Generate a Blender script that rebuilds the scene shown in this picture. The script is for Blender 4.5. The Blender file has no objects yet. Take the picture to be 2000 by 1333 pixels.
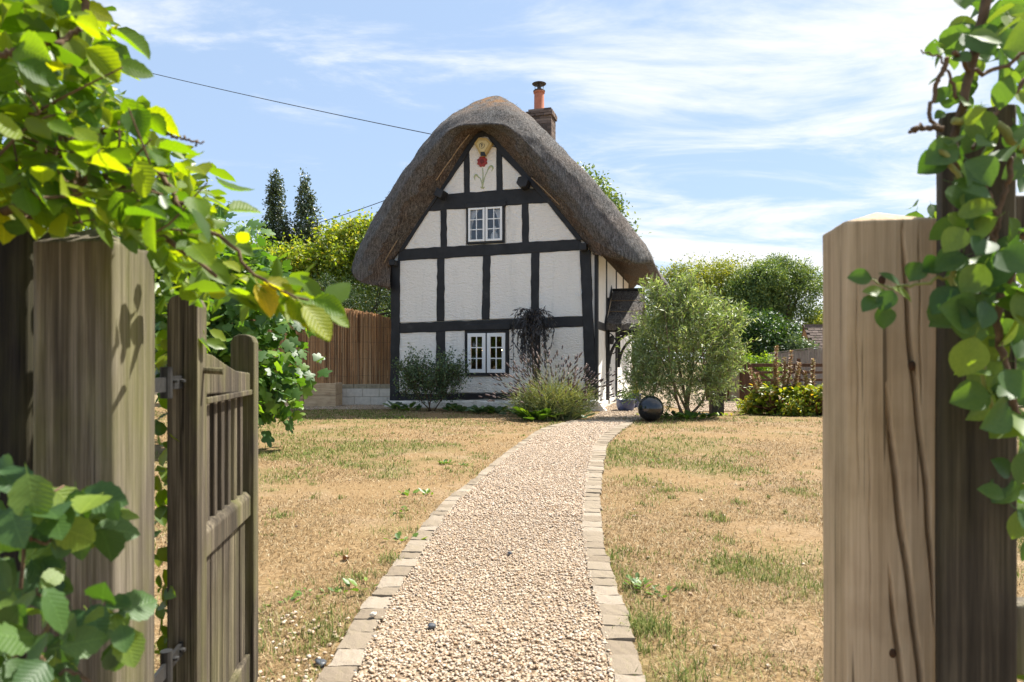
import bpy, math, random
import numpy as np
from mathutils import Vector, Matrix

random.seed(7)
RNG = np.random.default_rng(11)
R = math.radians
scene = bpy.context.scene
COL = scene.collection

# ------------------------------------------------------------------ camera, sky, sun, exposure
F, CX, HY, EYE = 1333.0, 1000.0, 705.0, 1.2      # focal length in photo pixels, principal column, horizon row, eye height
cam_d = bpy.data.cameras.new('camera')
cam = bpy.data.objects.new('camera', cam_d)
COL.objects.link(cam)
cam.location = (0, 0, EYE)
cam.rotation_euler = (R(90), 0, 0)
cam_d.sensor_width = 36.0
cam_d.lens = 36.0 * F / 2000.0
cam_d.shift_y = (HY - 666.5) / 2000.0
cam_d.clip_start = 0.05
cam_d.clip_end = 2000
cam_d.dof.use_dof = True
cam_d.dof.focus_distance = 13.5
cam_d.dof.aperture_fstop = 5.2
scene.camera = cam

SUN_EL, SUN_AZ = R(57), R(58)                     # azimuth measured from +Y towards +X
world = bpy.data.worlds.new('World')
scene.world = world
world.use_nodes = True
wn, wl = world.node_tree.nodes, world.node_tree.links
sky = wn.new('ShaderNodeTexSky')
sky.sky_type = 'NISHITA'
sky.sun_disc = False
sky.sun_elevation = SUN_EL
sky.sun_rotation = SUN_AZ
sky.air_density = 1.0
sky.dust_density = 0.6
sky.ozone_density = 1.6
tc = wn.new('ShaderNodeTexCoord')
sep = wn.new('ShaderNodeSeparateXYZ')
wl.new(tc.outputs['Generated'], sep.inputs[0])
def wmath(op, a, b=None, clamp=False):
    m = wn.new('ShaderNodeMath'); m.operation = op; m.use_clamp = clamp
    for i, v in enumerate((a, b)):
        if v is None: continue
        if isinstance(v, (int, float)): m.inputs[i].default_value = v
        else: wl.new(v, m.inputs[i])
    return m.outputs[0]
zc = wmath('ADD', wmath('MAXIMUM', sep.outputs[2], 0.0), 0.16)
cx_ = wmath('DIVIDE', sep.outputs[0], zc)
cy_ = wmath('DIVIDE', sep.outputs[1], zc)
comb = wn.new('ShaderNodeCombineXYZ')
wl.new(cx_, comb.inputs[0]); wl.new(cy_, comb.inputs[1])
mp = wn.new('ShaderNodeMapping')
mp.inputs['Rotation'].default_value = (0, 0, R(38))
mp.inputs['Scale'].default_value = (0.62, 1.35, 1.0)
mp.inputs['Location'].default_value = (2.3, 0.55, 0)
wl.new(comb.outputs[0], mp.inputs[0])
cn = wn.new('ShaderNodeTexNoise')
cn.inputs['Scale'].default_value = 1.9
cn.inputs['Detail'].default_value = 9.0
cn.inputs['Roughness'].default_value = 0.62
cn.inputs['Distortion'].default_value = 0.55
wl.new(mp.outputs[0], cn.inputs['Vector'])
# thicker veil towards the sun's side of the sky and towards the horizon
sd = (math.cos(SUN_EL) * math.sin(SUN_AZ), math.cos(SUN_EL) * math.cos(SUN_AZ), math.sin(SUN_EL))
dotn = wn.new('ShaderNodeVectorMath'); dotn.operation = 'DOT_PRODUCT'
wl.new(tc.outputs['Generated'], dotn.inputs[0]); dotn.inputs[1].default_value = sd
veil = wmath('MULTIPLY', wmath('SUBTRACT', dotn.outputs['Value'], 0.45), 0.42)
low = wmath('MULTIPLY', wmath('SUBTRACT', 0.26, sep.outputs[2], True), 1.2)
cs = wmath('ADD', wmath('ADD', cn.outputs['Fac'], veil), low)
cr = wn.new('ShaderNodeMapRange'); cr.interpolation_type = 'SMOOTHSTEP'
cr.inputs['From Min'].default_value = 0.49; cr.inputs['From Max'].default_value = 0.76
cr.inputs['To Max'].default_value = 0.93
wl.new(cs, cr.inputs['Value'])
mixc = wn.new('ShaderNodeMix'); mixc.data_type = 'RGBA'
wl.new(cr.outputs[0], mixc.inputs['Factor'])
hz = wn.new('ShaderNodeMix'); hz.data_type = 'RGBA'; hz.inputs['Factor'].default_value = 0.92      # thin even high haze
wl.new(sky.outputs[0], hz.inputs['A']); hz.inputs['B'].default_value = (0.58, 0.77, 1.06, 1)
wl.new(hz.outputs['Result'], mixc.inputs['A'])
mixc.inputs['B'].default_value = (1.55, 1.57, 1.6, 1)
bg = wn['Background']
wl.new(mixc.outputs['Result'], bg.inputs[0])
bg.inputs[1].default_value = 0.125

sun_d = bpy.data.lights.new('sun', 'SUN')
sun_d.energy = 2.0
sun_d.angle = R(0.55)
sun_d.color = (1.0, 0.95, 0.86)
sun = bpy.data.objects.new('sun', sun_d)
COL.objects.link(sun)
sun.location = (20, 12, 30)
sun.rotation_euler = Vector(sd).to_track_quat('Z', 'Y').to_euler()

scene.view_settings.view_transform = 'Standard'
scene.view_settings.look = 'None'
scene.view_settings.gamma = 1.0
scene.view_settings.exposure = 2.55
scene.cycles.use_denoising = True
scene.cycles.max_bounces = 8
scene.cycles.transparent_max_bounces = 12

# ------------------------------------------------------------------ helpers
def at(px, py, Y):
    return Vector(((px - CX) / F * Y, Y, EYE + (HY - py) / F * Y))
def gnd(px, py, z=0.0):
    Y = (EYE - z) * F / (py - HY)
    return Vector(((px - CX) / F * Y, Y, z))

def hsh(ix, iy, iz, seed):
    h = (ix.astype(np.int64) * 374761393 + iy.astype(np.int64) * 668265263 + iz.astype(np.int64) * 2147483647 + seed * 1274126177) & 0xffffffff
    h = ((h ^ (h >> 13)) * 1274126177) & 0xffffffff
    h = ((h ^ (h >> 16)) * 2246822519) & 0xffffffff
    return ((h ^ (h >> 15)) & 0xffff) / 65535.0
def vnoise(p, scale=1.0, seed=0):
    p = np.asarray(p, float) * scale
    i = np.floor(p).astype(np.int64); f = p - i; f = f * f * (3 - 2 * f)
    out = 0
    for dx in (0, 1):
        wx = f[..., 0] if dx else 1 - f[..., 0]
        for dy in (0, 1):
            wy = f[..., 1] if dy else 1 - f[..., 1]
            for dz in (0, 1):
                wz = f[..., 2] if dz else 1 - f[..., 2]
                out = out + wx * wy * wz * hsh(i[..., 0] + dx, i[..., 1] + dy, i[..., 2] + dz, seed)
    return out
def fbm(p, scale=1.0, seed=0, oct=3):
    v = 0; a = 0.5; t = 0
    for k in range(oct):
        v = v + a * vnoise(p, scale * 2 ** k, seed + k); t += a; a *= 0.5
    return v / t

def tag(o, label=None, cat=None, group=None, kind=None):
    if label: o['label'] = label
    if cat: o['category'] = cat
    if group: o['group'] = group
    if kind: o['kind'] = kind
    return o
def link(name, me, m=None, parent=None):
    o = bpy.data.objects.new(name, me)
    COL.objects.link(o)
    if m is not None and me is not None and len(me.materials) == 0: me.materials.append(m)
    if parent is not None: o.parent = parent
    return o
def empty(name, loc=(0, 0, 0), rz=0.0, label=None, cat=None, group=None):
    o = bpy.data.objects.new(name, None); COL.objects.link(o)
    o.location = loc; o.rotation_euler = (0, 0, rz); o.empty_display_size = 0.2
    return tag(o, label, cat, group)

def mesh_np(name, verts, faces, smooth=False):
    verts = np.asarray(verts, np.float32).reshape(-1, 3)
    faces = np.asarray(faces, np.int32)
    k = faces.shape[1]
    me = bpy.data.meshes.new(name)
    me.vertices.add(len(verts)); me.vertices.foreach_set('co', verts.ravel())
    me.loops.add(faces.size); me.loops.foreach_set('vertex_index', faces.ravel())
    me.polygons.add(len(faces))
    me.polygons.foreach_set('loop_start', np.arange(0, faces.size, k, dtype=np.int32))
    me.polygons.foreach_set('loop_total', np.full(len(faces), k, np.int32))
    if smooth: me.polygons.foreach_set('use_smooth', np.ones(len(faces), bool))
    me.update(calc_edges=True)
    me.validate()
    return me

class MB:
    """collects faces of any size for one mesh"""
    def __init__(s): s.v = []; s.f = []
    def add(s, vs, fs):
        b = len(s.v); s.v += [tuple(v) for v in vs]; s.f += [tuple(i + b for i in f) for f in fs]; return s
    def box(s, x0, x1, y0, y1, z0, z1):
        return s.add([(x0,y0,z0),(x1,y0,z0),(x1,y1,z0),(x0,y1,z0),(x0,y0,z1),(x1,y0,z1),(x1,y1,z1),(x0,y1,z1)],
                     [(3,2,1,0),(4,5,6,7),(0,1,5,4),(1,2,6,5),(2,3,7,6),(3,0,4,7)])
    def prism(s, poly, y0, y1):
        """poly: (x,z) outline, extruded from y0 to y1"""
        n = len(poly)
        return s.add([(x, y0, z) for x, z in poly] + [(x, y1, z) for x, z in poly],
                     [tuple(range(n)), tuple(range(2*n-1, n-1, -1))] + [(i, i+n, (i+1) % n + n, (i+1) % n) for i in range(n)])
    def bar(s, a, b, w, d, up=(0, 0, 1)):
        """square bar from a to b"""
        a, b = Vector(a), Vector(b); t = (b - a).normalized(); up = Vector(up)
        if abs(t.dot(up)) > 0.95: up = Vector((0, 1, 0))
        s1 = t.cross(up).normalized() * w / 2; s2 = s1.cross(t).normalized() * d / 2
        vs = []
        for p in (a, b): vs += [p - s1 - s2, p + s1 - s2, p + s1 + s2, p - s1 + s2]
        return s.add(vs, [(0,1,2,3),(7,6,5,4),(0,4,5,1),(1,5,6,2),(2,6,7,3),(3,7,4,0)])
    def tube(s, pts, radii, sides=7):
        pts = [Vector(p) for p in pts]; n = len(pts); vs = []
        u = None
        for i, p in enumerate(pts):
            t = (pts[min(i+1, n-1)] - pts[max(i-1, 0)])
            t = t.normalized() if t.length > 1e-9 else Vector((0, 0, 1))
            if u is None:
                u = t.orthogonal().normalized()
            else:
                u = (u - t * u.dot(t)); u = u.normalized() if u.length > 1e-6 else t.orthogonal().normalized()
            w = t.cross(u)
            r = radii[i] if hasattr(radii, '__len__') else radii
            for k in range(sides):
                a = 2 * math.pi * k / sides
                vs.append(p + (u * math.cos(a) + w * math.sin(a)) * r)
        fs = [(i*sides+k, i*sides+(k+1) % sides, (i+1)*sides+(k+1) % sides, (i+1)*sides+k) for i in range(n-1) for k in range(sides)]
        fs += [tuple(range(sides-1, -1, -1)), tuple(range((n-1)*sides, n*sides))]
        return s.add(vs, fs)
    def lathe(s, prof, sides=24, c=(0, 0, 0)):
        vs = [(c[0] + r*math.cos(2*math.pi*k/sides), c[1] + r*math.sin(2*math.pi*k/sides), c[2] + z) for r, z in prof for k in range(sides)]
        n = len(prof)
        fs = [(i*sides+k, i*sides+(k+1) % sides, (i+1)*sides+(k+1) % sides, (i+1)*sides+k) for i in range(n-1) for k in range(sides)]
        fs += [tuple(range(sides-1, -1, -1)), tuple(range((n-1)*sides, n*sides))]
        return s.add(vs, fs)
    def build(s, name, m=None, parent=None, smooth=False, bevel=0.0):
        me = bpy.data.meshes.new(name); me.from_pydata(s.v, [], s.f); me.update()
        if smooth: me.polygons.foreach_set('use_smooth', np.ones(len(me.polygons), bool))
        o = link(name, me, m, parent)
        if bevel:
            b = o.modifiers.new('bevel', 'BEVEL'); b.width = bevel; b.segments = 2; b.limit_method = 'ANGLE'
        return o

def spline(pts, n):
    """catmull-rom resample to n points, roughly even in arc length"""
    P = np.array([list(p) for p in pts], float)
    if len(P) == 2:
        return P[0] + (P[1] - P[0]) * np.linspace(0, 1, n)[:, None]
    d = np.r_[0, np.cumsum(np.linalg.norm(np.diff(P, axis=0), axis=1))]
    E = np.vstack([2*P[0]-P[1], P, 2*P[-1]-P[-2]])
    t = np.linspace(0, d[-1], n); out = []
    for x in t:
        i = min(max(np.searchsorted(d, x, side='right') - 1, 0), len(P) - 2)
        u = (x - d[i]) / max(d[i+1] - d[i], 1e-9)
        p0, p1, p2, p3 = E[i], E[i+1], E[i+2], E[i+3]
        out.append(0.5*((2*p1)+(-p0+p2)*u+(2*p0-5*p1+4*p2-p3)*u*u+(-p0+3*p1-3*p2+p3)*u**3))
    return np.array(out)

# ------------------------------------------------------------------ materials
def lin(r, g, b): 
    f = lambda c: (c/255/12.92) if c/255 <= 0.04045 else ((c/255+0.055)/1.055)**2.4
    return (f(r), f(g), f(b), 1)
class NT:
    def __init__(s, name):
        s.m = bpy.data.materials.new(name); s.m.use_nodes = True
        s.n, s.l = s.m.node_tree.nodes, s.m.node_tree.links
        s.p = s.n['Principled BSDF']; s.out = s.n['Material Output']
    def new(s, t, **kw):
        x = s.n.new('ShaderNode' + t)
        for k, v in kw.items(): setattr(x, k, v)
        return x
    def set(s, sock, v):
        if hasattr(v, 'is_linked') or hasattr(v, 'links'): s.l.new(v, sock)
        else: sock.default_value = v
    def coord(s, kind='Object', scale=(1, 1, 1), rot=(0, 0, 0)):
        c = s.new('TexCoord'); mpn = s.new('Mapping')
        mpn.inputs['Scale'].default_value = scale; mpn.inputs['Rotation'].default_value = rot
        s.l.new(c.outputs[kind], mpn.inputs[0]); return mpn.outputs[0]
    def noise(s, vec, scale, detail=4, rough=0.55, dist=0.0):
        x = s.new('TexNoise'); x.inputs['Scale'].default_value = scale; x.inputs['Detail'].default_value = detail
        x.inputs['Roughness'].default_value = rough; x.inputs['Distortion'].default_value = dist
        s.l.new(vec, x.inputs['Vector']); return x.outputs['Fac']
    def ramp(s, fac, stops, interp='LINEAR'):
        x = s.new('ValToRGB'); e = x.color_ramp.elements; x.color_ramp.interpolation = interp
        while len(e) < len(stops): e.new(0.5)
        for i, (p, c) in enumerate(stops):
            e[i].position = p; e[i].color = c if len(c) == 4 else (*c, 1)
        s.l.new(fac, x.inputs[0]); return x.outputs[0]
    def mr(s, v, a, b, c=0.0, d=1.0):
        x = s.new('MapRange'); x.inputs[1].default_value = a; x.inputs[2].default_value = b
        x.inputs[3].default_value = c; x.inputs[4].default_value = d; s.l.new(v, x.inputs[0]); return x.outputs[0]
    def math(s, op, a, b=0.0):
        x = s.new('Math', operation=op)
        s.set(x.inputs[0], a); s.set(x.inputs[1], b); return x.outputs[0]
    def mix(s, fac, a, b, blend='MIX'):
        x = s.new('Mix', data_type='RGBA', blend_type=blend)
        s.set(x.inputs['Factor'], fac); s.set(x.inputs['A'], a); s.set(x.inputs['B'], b); return x.outputs['Result']
    def bump(s, h, strength=0.5, dist=0.02):
        x = s.new('Bump'); x.inputs['Strength'].default_value = strength; x.inputs['Distance'].default_value = dist
        s.l.new(h, x.inputs['Height']); s.l.new(x.outputs[0], s.p.inputs['Normal']); return x.outputs[0]
    def col(s, c): s.set(s.p.inputs['Base Color'], c)
    def rough(s, v, spec=0.4): s.set(s.p.inputs['Roughness'], v); s.p.inputs['Specular IOR Level'].default_value = spec

def leaf_mat(name, stops, rnd='island', transl=0.45, rough=0.42, tcol=(1.35, 1.25, 0.45), spec=0.5, veins=0.0):
    t = NT(name)
    if rnd == 'island': r = t.new('NewGeometry').outputs['Random Per Island']
    else: r = t.new('ObjectInfo').outputs['Random']
    c = t.ramp(r, stops)
    v = t.coord('Object')
    c = t.mix(t.mr(t.noise(v, 14 if rnd != 'island' else 3.0, 3), 0.35, 0.7, 0, 0.5), c, t.mix(1.0, c, (0.62, 0.72, 0.6, 1), 'MULTIPLY'))
    nb = None
    if veins:
        sx = t.new('SeparateXYZ'); t.l.new(v, sx.inputs[0])
        w = t.math('SINE', t.math('MULTIPLY', t.math('SUBTRACT', sx.outputs[0], t.math('MULTIPLY', t.math('ABSOLUTE', sx.outputs[1]), 0.75)), veins))
        mid = t.mr(t.math('ABSOLUTE', sx.outputs[1]), 0.0, 0.018, 1, 0)
        c = t.mix(t.math('MAXIMUM', t.mr(w, 0.86, 1.0, 0, 0.35), mid), c, t.mix(1.0, c, (1.5, 1.4, 1.6, 1), 'MULTIPLY'))
        nb = t.bump(w, 0.12, 0.02)
    t.col(c); t.rough(rough, spec)
    tr = t.new('BsdfTranslucent')
    if nb is not None: t.l.new(nb, tr.inputs['Normal'])
    t.l.new(t.mix(1.0, c, (*tcol, 1), 'MULTIPLY'), tr.inputs[0])
    ms = t.new('MixShader'); ms.inputs[0].default_value = transl
    t.l.new(t.p.outputs[0], ms.inputs[1]); t.l.new(tr.outputs[0], ms.inputs[2])
    t.l.new(ms.outputs[0], t.out.inputs[0])
    return t.m

def wood_mat(name, c_dark, c_mid, c_light, algae=0.0, rough=0.85, grain=60.0, bump=0.35, axis='z', blotch=(0.16, 0.13, 0.09, 1)):
    t = NT(name)
    lo = 2.2
    sc = {'z': (grain, grain, lo), 'x': (lo, grain, grain), 'y': (grain, lo, grain)}[axis]
    v = t.coord('Object', sc); v1 = t.coord('Object')
    g = t.noise(v, 1.0, 6, 0.62, 0.25)
    w = t.noise(t.coord('Object', tuple(x * 0.22 for x in sc)), 1.0, 4, 0.6, 0.6)
    fine = t.noise(t.coord('Object', tuple(x * (3.2 if x > 5 else 1.0) for x in sc)), 1.0, 5, 0.7, 0.15)
    c = t.ramp(t.mix(0.38, t.mix(0.5, g, w), fine), [(0.36, c_dark), (0.50, c_mid), (0.64, c_light)])
    c = t.mix(t.mr(t.noise(v1, 5.0, 4), 0.5, 0.75, 0, 0.6), c, t.mix(1.0, c, (0.6, 0.55, 0.5, 1), 'MULTIPLY'))
    chk = t.mr(t.noise(t.coord('Object', {'z': (95, 95, 1.3), 'x': (1.3, 95, 95), 'y': (95, 1.3, 95)}[axis]), 1.0, 2, 0.5, 0.3), 0.665, 0.70, 0, 0.85)
    c = t.mix(chk, c, tuple(x * 0.35 for x in c_dark[:3]) + (1,))
    if algae: c = t.mix(t.mr(t.noise(t.coord('Object', (7, 7, 2.0)), 1.0, 4), 0.45, 0.72, 0, algae), c, (0.15, 0.155, 0.03, 1))
    t.col(c); t.rough(rough, 0.25)
    t.bump(t.math('ADD', g, t.math('MULTIPLY', fine, 0.7)), bump * 1.5, 0.004)
    return t.m

def flat_mat(name, c, rough=0.6, var=0.15, scale=6.0, bump=0.0, bscale=60.0, spec=0.4, bdist=0.01):
    t = NT(name); v = t.coord('Object')
    n = t.noise(v, scale, 5)
    t.col(t.mix(t.mr(n, 0.3, 0.7), tuple(x * (1 - var) for x in c[:3]) + (1,), tuple(min(1, x * (1 + var)) for x in c[:3]) + (1,)))
    t.rough(rough, spec)
    if bump: t.bump(t.noise(v, bscale, 5, 0.6), bump, bdist)
    return t.m

M = {}
# roughcast render: horizontal trowel ripples, faint grime
t = NT('roughcast'); v = t.coord('Object', (1, 1, 2.4))
n1 = t.noise(v, 9.0, 5, 0.6, 0.6); n2 = t.noise(v, 26.0, 4, 0.6)
h = t.math('ADD', n1, t.math('MULTIPLY', n2, 0.55))
grime = t.noise(t.coord('Object', (1.5, 1.5, 0.5)), 1.6, 5)
c = t.ramp(grime, [(0.3, (0.92, 0.87, 0.80, 1)), (0.62, (0.90, 0.85, 0.785, 1)), (0.85, (0.74, 0.70, 0.65, 1))])
st_ = t.noise(t.coord('Object', (2.6, 2.6, 0.35)), 1.0, 6, 0.7)
c = t.mix(t.mr(st_, 0.55, 0.75, 0, 0.4), c, (0.55, 0.54, 0.50, 1))
zz = t.new('SeparateXYZ'); t.l.new(t.coord('Object'), zz.inputs[0])
c = t.mix(t.math('MULTIPLY', t.mr(zz.outputs[2], 0.75, 0.1, 0, 0.8), t.mr(t.noise(t.coord('Object'), 5, 5, 0.7), 0.4, 0.65)), c, (0.45, 0.41, 0.33, 1))
t.col(c); t.rough(0.92, 0.15); t.bump(h, 0.9, 0.05); M['roughcast'] = t.m
t = NT('smooth_render'); v = t.coord('Object'); n1 = t.noise(v, 2.0, 5)
t.col(t.ramp(n1, [(0.3, (0.80, 0.78, 0.74, 1)), (0.7, (0.72, 0.69, 0.64, 1))])); t.rough(0.85, 0.2); t.bump(t.noise(v, 18, 5), 0.25, 0.02); M['render'] = t.m
# black limewashed timber
t = NT('black_timber'); v = t.coord('Object', (3, 3, 3)); g = t.noise(t.coord('Object', (30, 30, 30)), 1.0, 6, 0.65)
c = t.ramp(t.noise(v, 1.0, 6, 0.65), [(0.3, (0.010, 0.010, 0.011, 1)), (0.6, (0.022, 0.022, 0.024, 1)), (0.8, (0.06, 0.058, 0.056, 1))])
t.col(c); t.rough(0.62, 0.35); t.bump(g, 0.4, 0.01); M['black'] = t.m
M['white_paint'] = flat_mat('white_paint', (0.8, 0.8, 0.79), 0.4, 0.03, 4)
M['curtain'] = flat_mat('curtain_cloth', (0.72, 0.72, 0.72), 0.9, 0.08, 8)
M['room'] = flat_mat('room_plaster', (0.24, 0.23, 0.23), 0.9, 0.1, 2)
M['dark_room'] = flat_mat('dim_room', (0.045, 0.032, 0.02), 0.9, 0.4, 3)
t = NT('window_glass')
gl = t.new('BsdfGlossy'); gl.inputs['Roughness'].default_value = 0.02
tr = t.new('BsdfTransparent'); fr = t.new('Fresnel'); fr.inputs[0].default_value = 1.5
ms = t.new('MixShader'); t.l.new(t.math('MULTIPLY', fr.outputs[0], 1.3), ms.inputs[0])
t.l.new(tr.outputs[0], ms.inputs[1]); t.l.new(gl.outputs[0], ms.inputs[2]); t.l.new(ms.outputs[0], t.out.inputs[0]); M['glass'] = t.m
# thatch: reed ends, weathered grey brown, orange lichen on the crest
def thatch_mat(name, dark, mid, light, warm):
    t = NT(name); v = t.coord('Object')
    n1 = t.noise(v, 60, 3, 0.7); n2 = t.noise(v, 1.3, 5, 0.6); n3 = t.noise(t.coord('Object', (1, 1, 0.4)), 6, 5, 0.65); ns_ = t.noise(t.coord('Object', (34, 34, 3.0)), 1.0, 4, 0.65, 0.4)
    c = t.ramp(t.mix(0.5, n1, ns_), [(0.36, dark), (0.5, mid), (0.64, light)])
    c = t.mix(t.mr(n2, 0.42, 0.66, 0, 0.7), c, t.mix(1.0, c, warm, 'MULTIPLY'))
    c = t.mix(t.mr(n3, 0.52, 0.72, 0, 0.65), c, t.mix(1.0, c, (0.42, 0.40, 0.39, 1), 'MULTIPLY'))
    sz = t.new('SeparateXYZ'); t.l.new(v, sz.inputs[0])
    lm = t.math('MULTIPLY', t.mr(sz.outputs[2], 7.25, 7.75), t.mr(t.noise(v, 3.2, 5, 0.7), 0.46, 0.60))
    c = t.mix(t.math('MULTIPLY', lm, 0.75), c, (0.34, 0.17, 0.06, 1))
    t.col(c); t.rough(0.95, 0.1); t.bump(t.math('ADD', t.math('MULTIPLY', n3, 1.6), t.math('ADD', n1, ns_)), 0.9, 0.05); return t.m
M['thatch'] = thatch_mat('thatch', (0.045, 0.043, 0.042, 1), (0.15, 0.145, 0.140, 1), (0.33, 0.315, 0.305, 1), (1.12, 0.97, 0.88, 1))
M['thatch_under'] = thatch_mat('old_thatch', (0.034, 0.029, 0.025, 1), (0.13, 0.11, 0.092, 1), (0.34, 0.285, 0.23, 1), (1.2, 0.93, 0.78, 1))
t = NT('thatch_straw'); r = t.new('NewGeometry').outputs['Random Per Island']
t.col(t.ramp(r, [(0.0, (0.03, 0.027, 0.025, 1)), (0.6, (0.14, 0.13, 0.12, 1)), (0.92, (0.28, 0.25, 0.225, 1)), (1.0, (0.5, 0.43, 0.34, 1))])); t.rough(0.9, 0.15); M['straw'] = t.m
M['spar'] = flat_mat('hazel_spar', (0.30, 0.20, 0.11), 0.8, 0.3, 20)
# bricks and pots
t = NT('old_brick'); r = t.new('ObjectInfo').outputs['Random']
c = t.ramp(r, [(0.0, (0.09, 0.07, 0.06, 1)), (0.5, (0.15, 0.11, 0.09, 1)), (1.0, (0.24, 0.18, 0.145, 1))])
n = t.noise(t.coord('Object'), 16, 5); c = t.mix(t.mr(n, 0.5, 0.75, 0, 0.6), c, (0.06, 0.055, 0.05, 1)); t.col(c); t.rough(0.92, 0.2); t.bump(n, 0.6, 0.01); M['brick'] = t.m
M['mortar'] = flat_mat('mortar', (0.20, 0.18, 0.15), 0.95, 0.2, 10, 0.4, 40)
M['terracotta'] = flat_mat('terracotta', (0.42, 0.15, 0.085), 0.75, 0.15, 5, 0.2, 30)
M['rust_metal'] = flat_mat('dark_metal', (0.06, 0.05, 0.045), 0.6, 0.3, 14, 0.2, 40)
M['iron'] = flat_mat('black_iron', (0.02, 0.02, 0.02), 0.5, 0.3, 20, 0.2, 60)
M['cable'] = flat_mat('black_cable', (0.02, 0.02, 0.022), 0.5, 0.1, 5)
M['cream_plastic'] = flat_mat('cream_plastic', (0.62, 0.50, 0.24), 0.45, 0.08, 9)
M['ochre_plastic'] = flat_mat('ochre_plastic', (0.50, 0.36, 0.13), 0.5, 0.08, 9)
M['red_paint'] = flat_mat('red_paint', (0.30, 0.035, 0.03), 0.6, 0.2, 30)
M['red_dark'] = flat_mat('dark_red_paint', (0.17, 0.02, 0.02), 0.6, 0.2, 30)
M['sage_paint'] = flat_mat('pale_green_paint', (0.42, 0.46, 0.27), 0.7, 0.15, 30)
t = NT('lamp_bulb'); t.p.inputs['Emission Color'].default_value = (1, 0.62, 0.28, 1); t.p.inputs['Emission Strength'].default_value = 14; M['bulb'] = t.m
# wood
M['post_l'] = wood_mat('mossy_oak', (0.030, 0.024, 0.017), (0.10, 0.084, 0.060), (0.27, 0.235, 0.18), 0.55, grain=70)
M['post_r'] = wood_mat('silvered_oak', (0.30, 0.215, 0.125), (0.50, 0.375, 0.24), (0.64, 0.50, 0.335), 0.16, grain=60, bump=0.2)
M['post_dark'] = wood_mat('tarred_post', (0.018, 0.014, 0.010), (0.060, 0.048, 0.033), (0.15, 0.12, 0.08), 0.15, grain=45)
M['post_black'] = wood_mat('near_black_post', (0.006, 0.005, 0.004), (0.016, 0.013, 0.010), (0.045, 0.037, 0.027), 0.2, grain=45)  # near-black wood tones for the side fence post
M['gate_wood'] = wood_mat('weathered_gate_wood', (0.018, 0.014, 0.010), (0.062, 0.050, 0.034), (0.24, 0.20, 0.14), 0.45, grain=75)
M['gate_board'] = wood_mat('stained_gate_board', (0.014, 0.011, 0.008), (0.06, 0.048, 0.034), (0.27, 0.225, 0.155), 0.2, grain=80)
M['sleeper'] = wood_mat('new_sleeper', (0.36, 0.24, 0.14), (0.52, 0.38, 0.24), (0.64, 0.49, 0.32), 0.0, grain=26, axis='x')
M['brown_fence'] = wood_mat('brown_stained_board', (0.035, 0.018, 0.010), (0.075, 0.038, 0.02), (0.13, 0.07, 0.04), 0.0, grain=20)
M['grey_fence'] = wood_mat('silver_grey_board', (0.13, 0.11, 0.095), (0.21, 0.18, 0.155), (0.29, 0.255, 0.225), 0.0, grain=20)
M['bark'] = flat_mat('bark', (0.075, 0.055, 0.040), 0.95, 0.4, 20, 0.8, 50, 0.15)
M['pale_bark'] = flat_mat('pale_bark', (0.20, 0.145, 0.095), 0.9, 0.35, 26, 0.6, 60, 0.15)
M['twig'] = flat_mat('twig', (0.115, 0.075, 0.045), 0.85, 0.4, 40, 0.4, 90, 0.2)
M['green_stem'] = flat_mat('green_stem', (0.20, 0.21, 0.05), 0.6, 0.25, 12)
t = NT('reed'); r = t.new('NewGeometry').outputs['Random Per Island']
c = t.ramp(r, [(0.0, (0.12, 0.066, 0.036, 1)), (0.3, (0.42, 0.225, 0.11, 1)), (0.7, (0.68, 0.39, 0.19, 1)), (1.0, (0.80, 0.57, 0.34, 1))])
c = t.mix(t.mr(t.noise(t.coord('Object', (1.6, 1.6, 0.5)), 1.5, 4), 0.4, 0.65, 0, 0.5), c, t.mix(1.0, c, (0.6, 0.6, 0.62, 1), 'MULTIPLY'))
t.col(c); t.rough(0.7, 0.3); M['reed'] = t.m
# ground
t = NT('lawn_earth'); v = t.coord('Object')
n1 = t.noise(v, 30, 4, 0.7); n2 = t.noise(v, 2.2, 5, 0.65); n3 = t.noise(v, 9.0, 5, 0.7)
c = t.ramp(n1, [(0.25, (0.132, 0.081, 0.038, 1)), (0.5, (0.246, 0.164, 0.082, 1)), (0.75, (0.352, 0.254, 0.141, 1))])
c = t.mix(t.mr(n3, 0.45, 0.7, 0, 0.6), c, (0.206, 0.124, 0.055, 1))
n4 = t.noise(v, 1.1, 6, 0.7); c = t.mix(t.mr(n4, 0.5, 0.68, 0, 0.55), c, (0.305, 0.228, 0.150, 1)); c = t.mix(t.mr(n4, 0.46, 0.34, 0, 0.5), c, (0.226, 0.152, 0.074, 1))
at_ = t.new('Attribute'); at_.attribute_name = 'green'
gm = t.math('MULTIPLY', at_.outputs['Fac'], t.mr(n3, 0.25, 0.6))
c = t.mix(t.math('MULTIPLY', gm, 0.5), c, t.ramp(n1, [(0.3, (0.047, 0.062, 0.016, 1)), (0.7, (0.132, 0.143, 0.043, 1))]))
t.col(c); t.rough(0.95, 0.1); t.bump(n1, 0.8, 0.03); M['lawn'] = t.m
t = NT('dry_field'); v = t.coord('Object')
t.col(t.ramp(t.noise(v, 0.4, 6, 0.7), [(0.3, (0.189, 0.143, 0.078, 1)), (0.55, (0.244, 0.194, 0.121, 1)), (0.75, (0.199, 0.177, 0.091, 1))])); t.rough(0.95, 0.1); t.bump(t.noise(v, 12, 5), 0.6, 0.05); M['field'] = t.m
t = NT('gravel_bed'); v = t.coord('Object')
vo = t.new('TexVoronoi'); vo.inputs['Scale'].default_value = 60; t.l.new(v, vo.inputs['Vector'])
sx = t.new('SeparateXYZ'); t.l.new(vo.outputs['Color'], sx.inputs[0])
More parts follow.
